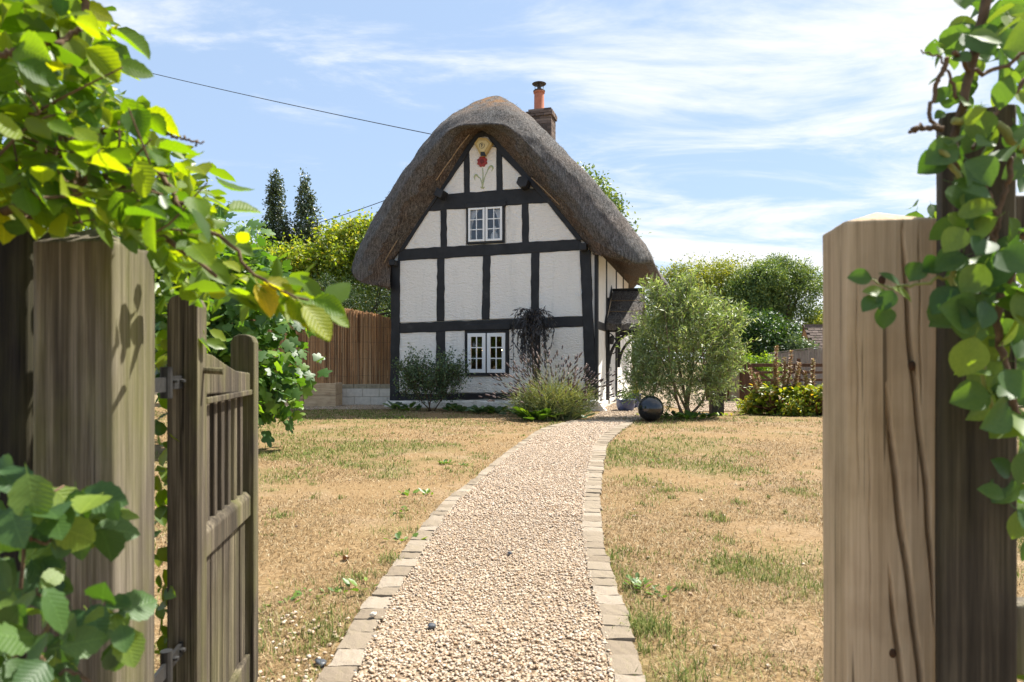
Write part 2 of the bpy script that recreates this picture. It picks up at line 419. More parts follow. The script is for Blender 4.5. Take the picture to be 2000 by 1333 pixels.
c = t.ramp(sx.outputs[0], [(0.0, (0.149, 0.096, 0.056, 1)), (0.3, (0.311, 0.230, 0.149, 1)), (0.7, (0.401, 0.319, 0.230, 1)), (1.0, (0.489, 0.429, 0.356, 1))])
c = t.mix(t.mr(vo.outputs['Distance'], 0.35, 0.75, 0, 0.8), c, (0.149, 0.108, 0.070, 1))
t.col(c); t.rough(0.85, 0.25); t.bump(t.math('SUBTRACT', 1.0, vo.outputs['Distance']), 0.8, 0.012); M['gravel_bed'] = t.m
t = NT('pebble'); r = t.new('NewGeometry').outputs['Random Per Island']
c = t.ramp(r, [(0.0, (0.111, 0.102, 0.100, 1)), (0.015, (0.124, 0.114, 0.107, 1)), (0.03, (0.317, 0.196, 0.107, 1)), (0.14, (0.385, 0.276, 0.181, 1)), (0.4, (0.441, 0.338, 0.244, 1)), (0.75, (0.469, 0.372, 0.281, 1)), (1.0, (0.510, 0.436, 0.354, 1))])
c = t.mix(t.mr(t.noise(t.coord('Object'), 70, 3), 0.4, 0.7, 0, 0.35), c, (0.359, 0.243, 0.133, 1))
t.col(c); t.rough(0.6, 0.35); M['pebble'] = t.m
t = NT('sett_stone'); r = t.new('ObjectInfo').outputs['Random']; v = t.coord('Object')
c = t.ramp(r, [(0.0, (0.207, 0.163, 0.118, 1)), (0.5, (0.266, 0.217, 0.161, 1)), (1.0, (0.328, 0.273, 0.215, 1))])
n = t.noise(v, 22, 6, 0.65); c = t.mix(t.mr(n, 0.48, 0.72, 0, 0.55), c, (0.140, 0.111, 0.073, 1)); c = t.mix(t.mr(t.noise(v, 6, 4), 0.5, 0.7, 0, 0.35), c, (0.227, 0.194, 0.113, 1))
t.col(c); t.rough(0.9, 0.2); t.bump(n, 0.6, 0.012); M['sett'] = t.m
M['flint'] = flat_mat('flint', (0.07, 0.075, 0.085), 0.35, 0.5, 40, 0.3, 60, 0.5)
M['pale_stone'] = flat_mat('pale_stone', (0.62, 0.55, 0.46), 0.7, 0.15, 30)
M['block'] = flat_mat('concrete_block', (0.62, 0.56, 0.48), 0.9, 0.12, 10, 0.5, 50)
M['sandstone'] = flat_mat('sandstone', (0.30, 0.25, 0.17), 0.9, 0.25, 9, 0.5, 40)
M['glaze_black'] = flat_mat('black_glaze', (0.008, 0.011, 0.016), 0.12, 0.4, 9, 0.12, 26, 0.7)
M['glaze_blue'] = flat_mat('blue_glaze', (0.055, 0.075, 0.16), 0.3, 0.35, 9, 0.1, 26, 0.5)
M['soil'] = flat_mat('soil', (0.06, 0.042, 0.028), 0.95, 0.4, 20, 0.8, 40, 0.1)
M['slate_box'] = flat_mat('dark_planter', (0.035, 0.030, 0.026), 0.75, 0.3, 8, 0.3, 30)
t = NT('roof_tile'); r = t.new('ObjectInfo').outputs['Random']
t.col(t.ramp(r, [(0.0, (0.10, 0.075, 0.06, 1)), (1.0, (0.17, 0.13, 0.11, 1))])); t.rough(0.9, 0.2); M['tile'] = t.m
M['orange_brick'] = flat_mat('orange_brick', (0.36, 0.19, 0.08), 0.9, 0.15, 12, 0.4, 60)
def grass_mat(name, stops, tr_=0.25):
    t = NT(name); r = t.new('NewGeometry').outputs['Random Per Island']; c = t.ramp(r, stops)
    t.col(c); t.rough(0.7, 0.25); b = t.new('BsdfTranslucent'); t.l.new(c, b.inputs[0]); ms = t.new('MixShader'); ms.inputs[0].default_value = tr_
    t.l.new(t.p.outputs[0], ms.inputs[1]); t.l.new(b.outputs[0], ms.inputs[2]); t.l.new(ms.outputs[0], t.out.inputs[0]); return t.m
M['dry_grass'] = grass_mat('dry_grass', [(0.0, (0.093, 0.055, 0.023, 1)), (0.2, (0.213, 0.133, 0.057, 1)), (0.6, (0.319, 0.224, 0.108, 1)), (0.85, (0.398, 0.307, 0.174, 1)), (1.0, (0.492, 0.411, 0.269, 1))])
M['green_grass'] = grass_mat('green_grass', [(0.0, (0.07, 0.11, 0.02, 1)), (0.5, (0.16, 0.21, 0.04, 1)), (0.8, (0.28, 0.29, 0.09, 1)), (1.0, (0.42, 0.36, 0.16, 1))], 0.35)
# foliage
M['hornbeam'] = leaf_mat('hornbeam_leaf', [(0.0, (0.055, 0.125, 0.02)), (0.5, (0.13, 0.22, 0.02)), (0.93, (0.22, 0.28, 0.02)), (1.0, (0.40, 0.31, 0.03))], 'obj', 0.6, 0.5, (2.0, 1.85, 0.15), 0.32, 62.0)
M['hornbeam_mass'] = leaf_mat('hornbeam_mass_leaf', [(0.0, (0.05, 0.115, 0.018)), (0.6, (0.13, 0.21, 0.02)), (1.0, (0.22, 0.27, 0.022))], 'island', 0.55, 0.4, (1.8, 1.7, 0.25))
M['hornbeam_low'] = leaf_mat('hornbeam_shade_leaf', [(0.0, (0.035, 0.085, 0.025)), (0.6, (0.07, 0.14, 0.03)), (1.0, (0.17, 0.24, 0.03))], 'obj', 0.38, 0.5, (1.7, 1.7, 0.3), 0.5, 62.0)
M['honeysuckle'] = leaf_mat('honeysuckle_leaf', [(0.0, (0.05, 0.11, 0.04)), (0.6, (0.095, 0.17, 0.055)), (1.0, (0.18, 0.25, 0.05))], 'obj', 0.42, 0.52, (1.8, 1.8, 0.3), 0.32)
M['fig'] = leaf_mat('fig_leaf', [(0.0, (0.05, 0.12, 0.03)), (0.6, (0.10, 0.20, 0.04)), (1.0, (0.19, 0.29, 0.05))], 'obj', 0.45, 0.45, (1.8, 1.8, 0.35), 0.45)
M['fig_mass'] = leaf_mat('fig_mass_leaf', [(0.0, (0.04, 0.10, 0.025)), (0.6, (0.085, 0.175, 0.035)), (1.0, (0.16, 0.26, 0.04))], 'island', 0.45, 0.45, (1.8, 1.8, 0.35), 0.45)
M['robinia'] = leaf_mat('golden_leaf', [(0.0, (0.12, 0.19, 0.02)), (0.5, (0.24, 0.33, 0.035)), (0.9, (0.40, 0.43, 0.06)), (1.0, (0.50, 0.38, 0.08))], 'island', 0.5, 0.5, (1.5, 1.35, 0.4))
M['yew'] = leaf_mat('dark_conifer_leaf', [(0.0, (0.02, 0.05, 0.02)), (0.7, (0.05, 0.10, 0.035)), (1.0, (0.10, 0.16, 0.05))], 'island', 0.2, 0.5)
M['holly'] = leaf_mat('holly_leaf', [(0.0, (0.035, 0.06, 0.03)), (0.7, (0.085, 0.12, 0.06)), (1.0, (0.17, 0.20, 0.10))], 'island', 0.2, 0.35)
M['vine'] = leaf_mat('vine_leaf', [(0.0, (0.08, 0.16, 0.02)), (0.7, (0.17, 0.28, 0.03)), (1.0, (0.30, 0.38, 0.04))], 'island', 0.48, 0.45, (1.6, 1.5, 0.35))
M['oak'] = leaf_mat('broad_leaf', [(0.0, (0.065, 0.12, 0.04)), (0.6, (0.15, 0.23, 0.07)), (1.0, (0.32, 0.38, 0.11))], 'island', 0.35, 0.5)
M['willow'] = leaf_mat('yellow_green_leaf', [(0.0, (0.13, 0.17, 0.03)), (0.6, (0.26, 0.30, 0.045)), (1.0, (0.38, 0.38, 0.06))], 'island', 0.4, 0.5)
M['ivy'] = leaf_mat('ivy_leaf', [(0.0, (0.022, 0.06, 0.016)), (0.6, (0.05, 0.115, 0.024)), (1.0, (0.13, 0.20, 0.035))], 'island', 0.35, 0.4)
M['olive'] = leaf_mat('willowy_shrub_leaf', [(0.0, (0.11, 0.16, 0.06)), (0.5, (0.22, 0.30, 0.11)), (0.85, (0.33, 0.40, 0.18)), (1.0, (0.55, 0.58, 0.42))], 'island', 0.42, 0.36, (1.3, 1.3, 0.5), 0.6)
M['shrub'] = leaf_mat('small_leaf_shrub', [(0.0, (0.045, 0.085, 0.045)), (0.7, (0.11, 0.17, 0.085)), (1.0, (0.21, 0.28, 0.12))], 'island', 0.3, 0.4)
M['black_leaf'] = leaf_mat('purple_black_leaf', [(0.0, (0.012, 0.011, 0.013)), (0.6, (0.04, 0.035, 0.038)), (1.0, (0.13, 0.115, 0.115))], 'island', 0.1, 0.5, (1, 0.8, 0.8))
M['lav_leaf'] = leaf_mat('lavender_leaf', [(0.0, (0.11, 0.13, 0.06)), (0.5, (0.21, 0.25, 0.10)), (0.85, (0.34, 0.37, 0.15)), (1.0, (0.36, 0.26, 0.16))], 'island', 0.3, 0.6)
M['lav_flower'] = leaf_mat('lavender_seedhead', [(0.0, (0.065, 0.045, 0.045)), (0.6, (0.12, 0.085, 0.085)), (1.0, (0.22, 0.16, 0.14))], 'island', 0.1, 0.8, (1, 0.9, 0.9))
M['broad'] = leaf_mat('broad_weed_leaf', [(0.0, (0.05, 0.11, 0.02)), (0.6, (0.11, 0.20, 0.03)), (1.0, (0.22, 0.31, 0.05))], 'island', 0.4, 0.4, (1.5, 1.4, 0.4))
M['acanth_leaf'] = leaf_mat('acanthus_leaf', [(0.0, (0.09, 0.15, 0.02)), (0.5, (0.22, 0.29, 0.03)), (0.85, (0.42, 0.40, 0.05)), (1.0, (0.45, 0.24, 0.06))], 'island', 0.42, 0.45, (1.5, 1.4, 0.4))
M['acanth_flower'] = leaf_mat('acanthus_bract', [(0.0, (0.20, 0.09, 0.07)), (0.4, (0.42, 0.22, 0.15)), (0.7, (0.44, 0.40, 0.14)), (1.0, (0.62, 0.50, 0.44))], 'island', 0.25, 0.6, (1, 1, 0.8))
M['rust_leaf'] = leaf_mat('rusty_dead_leaf', [(0.0, (0.05, 0.025, 0.012)), (0.6, (0.15, 0.065, 0.025)), (1.0, (0.30, 0.15, 0.05))], 'island', 0.2, 0.7, (1, 0.8, 0.5))
# ------------------------------------------------------------------ scatter tools
def unit(a): return a / np.maximum(np.linalg.norm(a, axis=-1, keepdims=True), 1e-9)
def rdir(n): return unit(RNG.normal(size=(n, 3)))
def scatter(tv, tf, pos, dirs, nrm, scale):
    pos = np.asarray(pos, float); X = unit(np.asarray(dirs, float)); n = np.asarray(nrm, float)
    Z = unit(n - X * (n * X).sum(1, keepdims=True)); Y = np.cross(Z, X)
    tv = np.asarray(tv, float); s = np.asarray(scale, float)
    s = np.broadcast_to(s if s.ndim else s[None], (len(pos),))[:, None, None]
    V = pos[:, None, :] + s * (tv[None, :, 0, None] * X[:, None] + tv[None, :, 1, None] * Y[:, None] + tv[None, :, 2, None] * Z[:, None])
    Fc = np.asarray(tf)[None] + (np.arange(len(pos)) * len(tv))[:, None, None]
    return V.reshape(-1, 3), Fc.reshape(-1, np.asarray(tf).shape[1])
DIAMOND = ([(0,0,0),(.45,.27,.07),(1,0,-.08),(.45,-.27,.07)], [(0,2,1),(0,3,2)])
LANCE = ([(0,0,0),(.45,.10,.03),(1,0,-.06),(.45,-.10,.03)], [(0,2,1),(0,3,2)])
OVAL = ([(0,0,0),(.2,.2,.05),(.55,.29,.06),(.85,.14,0),(1,0,-.08),(.85,-.14,0),(.55,-.29,.06),(.2,-.2,.05),(.5,0,-.03)],
        [(8,1,0),(8,2,1),(8,3,2),(8,4,3),(8,5,4),(8,6,5),(8,7,6),(8,0,7)])
def join_np(parts):
    vs, fs, b = [], [], 0
    for v, f in parts: vs.append(v); fs.append(f + b); b += len(v)
    return np.vstack(vs), np.vstack(fs)
def crown(blobs, n, per, spread, bias=0.35, down=0.3):
    """blobs: (cx,cy,cz,rx,ry,rz). returns leaf positions, directions, normals"""
    B = np.array(blobs, float); w = (B[:, 3]*B[:, 4]*B[:, 5]) ** (2/3); idx = RNG.choice(len(B), n, p=w/w.sum())
    d = rdir(n); r = RNG.random(n) ** bias
    lump = 0.82 + 0.36 * vnoise(d * 2.6 + B[idx, :3], 1.0, 5)
    c = B[idx, :3] + d * B[idx, 3:6] * (r * lump)[:, None]
    pos = np.repeat(c, per, 0) + RNG.normal(size=(n*per, 3)) * spread
    out = np.repeat(d, per, 0)
    dirs = unit(out * 0.5 + rdir(n*per) + np.array([0, 0, -down]))
    nrm = unit(out * 0.4 + rdir(n*per) * 0.8 + np.array([0, 0, 0.6]))
    return pos, dirs, nrm
def leaf_mass(name, m, tmpl, pos, dirs, nrm, size, parent, var=0.35):
    s = size * (1 - var + 2 * var * RNG.random(len(pos)))
    v, f = scatter(tmpl[0], tmpl[1], pos, dirs, nrm, s)
    return link(name, mesh_np(name, v, f), m, parent)
def limb(a, b, bend=0.1, n=10):
    a, b = np.array(a, float), np.array(b, float); m = (a + b) / 2 + RNG.normal(size=3) * bend * np.linalg.norm(b - a) * .5
    return spline([a, m, b], n)
def rel(pts, root): return np.asarray(pts, float) - np.array(root.location)

# ------------------------------------------------------------------ ground, lawn, path
def smooth(a, b, x): t_ = np.clip((x - a) / (b - a), 0, 1); return t_ * t_ * (3 - 2 * t_)
LO = [(618,1340),(672,1246),(710,1183),(735,1154),(794,1070),(836,1015),(878,973),(920,942),(958,910),(1004,874.5),(1058.6,839),(1109,825),(1142,820)]
LI = [(690,1340),(744,1225),(785.6,1149.6),(825.5,1086.6),(869.6,1017),(911.6,969),(961,923),(1010,882),(1064,845),(1115,829),(1146,822.5)]
RI = [(1196,1340),(1172,1221),(1147,1128.6),(1138,1049),(1136,990),(1142.6,948),(1149,910),(1159,872),(1182,846),(1226,824)]
RO = [(1262,1340),(1231,1225),(1205.6,1149.6),(1189,1091),(1178,1040),(1174,981.6),(1176,948),(1182,897.6),(1195,860),(1241,823)]
def ext(poly):                                    # on the ground, run on towards (and past) the camera
    P = [gnd(*p) for p in poly]
    d = (P[0] - P[2]).normalized()
    return [P[0] + d * 2.4] + P
NP_ = 130
lo, li, ri, ro = (spline(ext(p), NP_) for p in (LO, LI, RI, RO))
g = MB().add([(-400,-300,-0.03),(400,-300,-0.03),(400,900,-0.03),(-400,900,-0.03)], [(0,1,2,3)])
tag(g.build('ground', M['field']), kind='structure')
def inside(px, py, poly):
    poly = np.asarray(poly); x, y = poly[:, 0], poly[:, 1]; c = np.zeros(np.shape(px), bool); j = len(poly) - 1
    for i in range(len(poly)):
        k = ((y[i] > py) != (y[j] > py)) & (px < (x[j]-x[i]) * (py-y[i]) / (y[j]-y[i] + 1e-12) + x[i]); c ^= k; j = i
    return c
PATH_POLY = np.vstack([lo[:, :2], ro[::-1, :2]])
def greenness(x, y):
    p = np.stack([x, y, np.zeros_like(x)], -1)
    n = fbm(p, 0.55, 3, 4) * 0.6 + fbm(p, 2.3, 9, 3) * 0.4
    bias = 0.05 * smooth(8, 14, y) + 0.07 * np.exp(-(((x + 1.3) / 1.6) ** 2 + ((y - 8.8) / 2.6) ** 2)) + 0.06 * np.exp(-(((x+2)/1.2)**2 + ((y-3.6)/0.8)**2))
    return smooth(0.44, 0.70, n + bias)
bounce_sheet = MB().add([(-40,-6.5,-.02),(40,-6.5,-.02),(40,-.9,-.02),(-40,-.9,-.02)], [(0,1,2,3)])  # unseen gravel sheet behind the camera, added to bounce light onto shaded fronts
tag(bounce_sheet.build('bounce_gravel_sheet', M['gravel_bed']), kind='structure')
# lawn sheet with low undulation
nx, ny = 230, 210
gx = np.linspace(-11, 12, nx); gy = np.linspace(-0.9, 19.5, ny)
XX, YY = np.meshgrid(gx, gy)
def lawn_z(x, y):
    p = np.stack([x, y, np.zeros_like(x)], -1)
    return 0.014 * (fbm(p, 0.9, 21, 3) - 0.5) * np.clip((y + 1) / 3, 0, 1)
ZZ = lawn_z(XX, YY) - 0.012 * inside(XX, YY, PATH_POLY)
idx = np.arange(nx*ny).reshape(ny, nx)
fc = np.stack([idx[:-1, :-1], idx[:-1, 1:], idx[1:, 1:], idx[1:, :-1]], -1).reshape(-1, 4)
me = mesh_np('lawn', np.stack([XX, YY, ZZ], -1), fc, True)
a_ = me.attributes.new('green', 'FLOAT', 'POINT'); a_.data.foreach_set('value', greenness(XX, YY).ravel().astype(np.float32))
tag(link('lawn', me, M['lawn']), kind='structure')
# gravel path ribbon
rib = np.empty((NP_, 9, 3))
for k in range(9): rib[:, k] = li + (ri - li) * k / 8
rib[..., 2] = 0.012 + 0.01 * (fbm(rib, 2.5, 4, 2) - 0.5)
idx = np.arange(NP_*9).reshape(NP_, 9)
fc = np.stack([idx[:-1, :-1], idx[:-1, 1:], idx[1:, 1:], idx[1:, :-1]], -1).reshape(-1, 4)
path = tag(link('gravel_path', mesh_np('gravel_path', rib, fc, True), M['gravel_bed']), kind='structure')
path['label'] = 'curving pale gravel path from the garden gate to the cottage door'
# gravel aprons by the porch, beside the cottage and at the drive
apron = MB().add([tuple(p) for p in [(*li[-1, :2], .010), (*ri[-1, :2], .010), (3.6, 14.9, .010), (4.0, 19.0, .010), (2.6, 19.0, .010), (2.0, 15.6, .010)]], [(0,1,2,3,4,5)])
tag(apron.build('gravel_apron', M['gravel_bed']), kind='structure')
side = MB().add([(-6.4,16.6,.010),(-4.0,16.7,.010),(-3.0,16.9,.010),(-3.0,19.2,.010),(-6.4,19.2,.010)], [(0,1,2,3,4)])
tag(side.build('gravel_side_yard', M['gravel_bed']), kind='structure')
drive = MB().add([(4.3,16.0,.012),(7.2,16.4,.012),(14,18,.012),(22,34,.012),(3.5,34,.012),(3.9,19.3,.012)], [(0,1,2,3,4,5)])
tag(drive.build('gravel_drive', M['gravel_bed']), kind='structure')

# edging setts, one stone each, two alternating lengths
def sett_mesh(seed):
    rg = np.random.default_rng(seed); n = 5
    u = np.linspace(-.5, .5, n); vs = []; 
    for z in (0, 1):
        for b in u:
            for a in u:
                e = 0.035 if (abs(a) > .49 or abs(b) > .49) else 0
                j = rg.normal(size=3) * (0.016, 0.02, 0.10 if z else 0)
                vs.append((a*(1-e*z)+j[0], b*(1-e*z)+j[1], (z - e*4*z + j[2]*0.6)))
    f = []; I = lambda z, b, a: z*n*n + b*n + a
    for b in range(n-1):
        for a in range(n-1): f.append((I(1,b,a), I(1,b,a+1), I(1,b+1,a+1), I(1,b+1,a)))
    for a in range(n-1):
        f += [(I(0,0,a), I(0,0,a+1), I(1,0,a+1), I(1,0,a)), (I(0,n-1,a+1), I(0,n-1,a), I(1,n-1,a), I(1,n-1,a+1)),
              (I(0,a+1,0), I(0,a,0), I(1,a,0), I(1,a+1,0)), (I(0,a,n-1), I(0,a+1,n-1), I(1,a+1,n-1), I(1,a,n-1))]
    me = bpy.data.meshes.new('edging_stone'); me.from_pydata(vs, [], f); me.update(); me.materials.append(M['sett']); return me
SETTS = [sett_mesh(i) for i in range(7)]
def edging(outer, inner):
    c = (outer + inner) / 2; d = np.r_[0, np.cumsum(np.linalg.norm(np.diff(c, axis=0), axis=1))]
    s = 0.0
    while s < d[-1] - 0.1:
        L = random.uniform(0.115, 0.19)
        pos = np.array([np.interp(s + L/2, d, c[:, k]) for k in range(3)])
        o_ = np.array([np.interp(s + L/2, d, outer[:, k]) for k in range(3)]); i_ = np.array([np.interp(s + L/2, d, inner[:, k]) for k in range(3)])
        tg = np.array([np.interp(s + L, d, c[:, k]) - np.interp(s, d, c[:, k]) for k in range(3)])
        tg /= np.linalg.norm(tg)
        w = abs((o_ - i_)[0] * tg[1] - (o_ - i_)[1] * tg[0]); w = max(w, 0.09)
        if pos[1] > 0.6:
            o = link('edging_stone', random.choice(SETTS), None, path)
            o.location = (pos[0] + random.uniform(-.006, .006), pos[1], 0.0 + random.uniform(-.003, .004))
            o.rotation_euler = (random.uniform(-.02, .02), random.uniform(-.03, .03), math.atan2(tg[1], tg[0]) + random.uniform(-.05, .05))
            o.scale = (L * 0.965, w * random.uniform(.90, 1.04), 0.021)
        s += L
edging(lo, li); edging(ro, ri)

# pebbles: real stones, joined
def ico():
    p = (1 + 5 ** .5) / 2
    v = np.array([(-1,p,0),(1,p,0),(-1,-p,0),(1,-p,0),(0,-1,p),(0,1,p),(0,-1,-p),(0,1,-p),(p,0,-1),(p,0,1),(-p,0,-1),(-p,0,1)], float)
    f = np.array([(0,11,5),(0,5,1),(0,1,7),(0,7,10),(0,10,11),(1,5,9),(5,11,4),(11,10,2),(10,7,6),(7,1,8),(3,9,4),(3,4,2),(3,2,6),(3,6,8),(3,8,9),(4,9,5),(2,4,11),(6,2,10),(8,6,7),(9,8,1)])
    return v / np.linalg.norm(v[0]), f
def ico2():
    v, f = ico(); v = [tuple(x) for x in v]; cache = {}; out = []
    def mid(a, b):
        k = (min(a, b), max(a, b))
        if k not in cache:
            m = np.array(v[a]) + np.array(v[b]); m /= np.linalg.norm(m); cache[k] = len(v); v.append(tuple(m))
        return cache[k]
    for a, b, c in f:
        ab, bc, ca = mid(a, b), mid(b, c), mid(c, a); out += [(a, ab, ca), (b, bc, ab), (c, ca, bc), (ab, bc, ca)]
    return np.array(v), np.array(out)
def pebbles(pos, size, tmpl, flat=0.62):
    tv, tf = tmpl; n = len(pos)
    a = RNG.random(n) * 6.283; ca, sa = np.cos(a), np.sin(a)
    sx = size * RNG.uniform(0.8, 1.35, n); sy = size * RNG.uniform(0.65, 1.0, n); sz = size * RNG.uniform(0.45, 0.8, n) * flat / 0.62
    V = tv[None] * (1 + 0.18 * RNG.normal(size=(n, len(tv), 1)))
    V = V * np.stack([sx, sy, sz], -1)[:, None]
    tx = RNG.normal(size=n) * 0.3
    V = np.stack([V[..., 0], V[..., 1] - V[..., 2]*tx[:, None], V[..., 2] + V[..., 1]*tx[:, None]], -1)
    V = np.stack([V[..., 0]*ca[:, None] - V[..., 1]*sa[:, None], V[..., 0]*sa[:, None] + V[..., 1]*ca[:, None], V[..., 2]], -1)
    V += pos[:, None]
    return V.reshape(-1, 3), (tf[None] + (np.arange(n)*len(tv))[:, None, None]).reshape(-1, 3)
dl = np.r_[0, np.cumsum(np.linalg.norm(np.diff((li+ri)/2, axis=0), axis=1))]
def path_points(n, y0, y1, margin=0.03):
    s = RNG.random(n*3) * dl[-1]; k = RNG.uniform(-0.02, 1.02, n*3)
    A_ = np.stack([np.interp(s, dl, li[:, j]) for j in range(3)], -1); B_ = np.stack([np.interp(s, dl, ri[:, j]) for j in range(3)], -1)
    p = A_ + (B_ - A_) * k[:, None]
    p = p[(p[:, 1] > y0) & (p[:, 1] < y1)][:n]; p[:, 2] = 0.0145 + RNG.random(len(p)) * 0.006
    return p
near = path_points(19000, 2.2, 5.2); mid_ = path_points(20000, 5.2, 9.5); far = path_points(9500, 9.5, 14.5)
nk = near[:, 1] < 2.95
parts = [pebbles(near[nk], RNG.uniform(.0038, .0085, nk.sum()), ico2()), pebbles(near[~nk], RNG.uniform(.0038, .0085, (~nk).sum()), ico()), pebbles(mid_, RNG.uniform(.0055, .0105, len(mid_)), ico()), pebbles(far, RNG.uniform(.008, .014, len(far)), ico())]
v, f = join_np(parts)
gravel = tag(link('gravel', mesh_np('gravel', v, f, True), M['pebble'], path), kind='stuff')
# aprons: looser stones
def rect_points(n, poly, z):
    poly = np.array(poly); mn, mx = poly.min(0), poly.max(0); p = RNG.uniform(mn, mx, (n*3, 2)); p = p[inside(p[:, 0], p[:, 1], poly)][:n]
    return np.c_[p, np.full(len(p), z) + RNG.random(len(p)) * .008]
p1 = rect_points(2200, [(*li[-1, :2],), (*ri[-1, :2],), (3.6, 14.9), (4.0, 19), (2.6, 19), (2.0, 15.6)], .012)
p2 = rect_points(1300, [(-6.4,16.6),(-3.0,16.9),(-3,19.2),(-6.4,19.2)], .012)
p3 = rect_points(2500, [(4.3,16.0),(7.2,16.4),(9,19),(4,19.3)], .014)
# spill of loose stones on the worn ground at the lower left of the path, and strays in the lawn
p4 = np.array([gnd(*q) for q in np.c_[RNG.normal(600, 60, 130), RNG.uniform(1200, 1345, 130)]]); p4[:, 2] = .008 + lawn_z(p4[:, 0], p4[:, 1])
k = ~inside(p4[:, 0], p4[:, 1], PATH_POLY); p4 = p4[k]
p5 = np.c_[RNG.uniform(-2.2, 3.5, 90), RNG.uniform(2.4, 7, 90), np.full(90, .006)]; p5 = p5[~inside(p5[:, 0], p5[:, 1], PATH_POLY)]
v, f = join_np([pebbles(np.vstack([p1, p2, p3]), RNG.uniform(.010, .018, len(p1)+len(p2)+len(p3)), ico()), pebbles(p4, RNG.uniform(.005, .011, len(p4)), ico2()), pebbles(p5, RNG.uniform(.005, .014, len(p5)), ico2())])
tag(link('loose_stones', mesh_np('loose_stones', v, f, True), M['pebble']), 'pale loose stones strewn beside the path and over the yards', 'gravel', kind='stuff')
# single stones that catch the eye
def stone(px, py, r, m, label, z=0.02, flat=.6):
    p = gnd(px, py); tv, tf = ico2(); rg = np.random.default_rng(int(px))
    vv = tv * (1 + 0.2 * rg.normal(size=(len(tv), 1))) * np.array([1, .7, flat]) * r
    o = link('loose_stone', mesh_np('loose_stone', vv, tf), m); o.location = (p.x, p.y, z + r*flat*0.6); o.rotation_euler = (0, 0, rg.random() * 6)
    tag(o, label, 'stone')
stone(843, 1236, .024, M['flint'], 'sharp dark grey flint lying alone on the gravel', .022)
stone(729, 1216, .019, M['pale_stone'], 'smooth white pebble resting on the edging stones', .030)
stone(626, 1299, .030, M['flint'], 'flat bluish flint on the worn ground beside the path edge', .004, .35)
stone(996, 1090, .018, M['flint'], 'small black flint in the middle of the gravel path', .022)

# ------------------------------------------------------------------ grass
def blades(pos, h, w, lean, curl=0.5):
    n = len(pos); a = RNG.random(n) * 6.283; d = np.stack([np.cos(a), np.sin(a), np.zeros(n)], -1); s = np.stack([-np.sin(a), np.cos(a), np.zeros(n)], -1)
    up = np.array([0, 0, 1.0])
    L = np.asarray(lean)[:, None]; H = np.asarray(h)[:, None]; W = np.asarray(w)[:, None] / 2
    midp = pos + H * 0.55 * (up * np.cos(L) + d * np.sin(L)); L2 = np.minimum(L + curl, 1.75)
    tip = midp + H * 0.45 * (up * np.cos(L2) + d * np.sin(L2))
    V = np.stack([pos - s*W, pos + s*W, midp + s*W*.8, midp - s*W*.8, tip], 1).reshape(-1, 3)
    t_ = np.array([(0,1,2),(0,2,3),(3,2,4)])
    return V, (t_[None] + (np.arange(n)*5)[:, None, None]).reshape(-1, 3)
def lawn_points(n, y0, y1):
    y = y0 + (y1 - y0) * RNG.random(n); half = 0.80 * y + 0.6
    x = RNG.uniform(-1, 1, n) * np.minimum(half, 11)
    k = ~inside(x, y, PATH_POLY)
    k &= ~((y > 16.5 - 0.27 * (x - 2)) & (x > -3.6) & (x < 4.0)) & ~((y > 16.55) & (x < -3)) & ~((y > 15.9) & (x > 4.2)) & ~inside(x, y, [(1.4,14.0),(3.6,14.4),(4,19),(2,19)])
    x, y = x[k], y[k]
    return np.stack([x, y, lawn_z(x, y)], -1)
parts = []; gparts = []
for y0, y1, n, hs, ws in ((2.2, 4.0, 110000, 1.15, .0030), (4.0, 6.5, 110000, 1.2, .0044), (6.5, 10, 100000, 1.25, .0066), (10, 16.6, 90000, 1.35, .0098)):
    p = lawn_points(n, y0, y1); gness = greenness(p[:, 0], p[:, 1]); bare = fbm(p, 1.1, 33, 3)
    k = RNG.random(len(p)) < np.clip(0.2 + 3.0 * (bare - 0.35), 0.12, 1); p, gness = p[k], gness[k]
    gk = RNG.random(len(p)) < gness * 0.75 * (0.3 + 1.2 * vnoise(p, 7.0, 8))
    d_, g_ = p[~gk], p[gk]
    parts.append(blades(d_, RNG.uniform(.014, .042, len(d_)) * hs, RNG.uniform(.7, 1.4, len(d_)) * ws, RNG.uniform(0.5, 1.5, len(d_))))
    gparts.append(blades(g_, RNG.uniform(.018, .05, len(g_)) * hs, RNG.uniform(.8, 1.5, len(g_)) * ws * 1.1, RNG.uniform(0.0, 0.9, len(g_))))
# longer tufts
def tuft(cx, cy, n, h, r):
    p = np.c_[RNG.normal(cx, r, n), RNG.normal(cy, r, n), np.zeros(n)]; p[:, 2] = lawn_z(p[:, 0], p[:, 1]); 
    return blades(p, RNG.uniform(.5, 1.1, n) * h, np.full(n, .0035 + .00035 * cy), RNG.uniform(0, .8, n), 0.7)
tp = lawn_points(2600, 2.4, 15.0); tk = RNG.random(len(tp)) < 0.28 + 0.5 * greenness(tp[:, 0], tp[:, 1])
for q in tp[tk]: gparts.append(tuft(q[0], q[1], int(RNG.integers(7, 26)), RNG.uniform(.022, .06), RNG.uniform(.012, .055) ))
for px, py, h in ((1270,1232,.09),(1250,1225,.08),(1290,1240,.07),(760,1100,.08),(700,1130,.06),(1340,1150,.07),(1390,1010,.08),(1440,985,.07),(1405,1018,.07),(550,1010,.07),(640,1250,.06),(1340,1335,.10),(1300,960,.08)):
    q = gnd(px, py); gparts.append(tuft(q.x, q.y, 60, h, .045))
v, f = join_np(parts); tag(link('dry_grass', mesh_np('dry_grass', v, f), M['dry_grass']), 'parched straw coloured mown grass over the whole lawn', 'grass', kind='stuff')
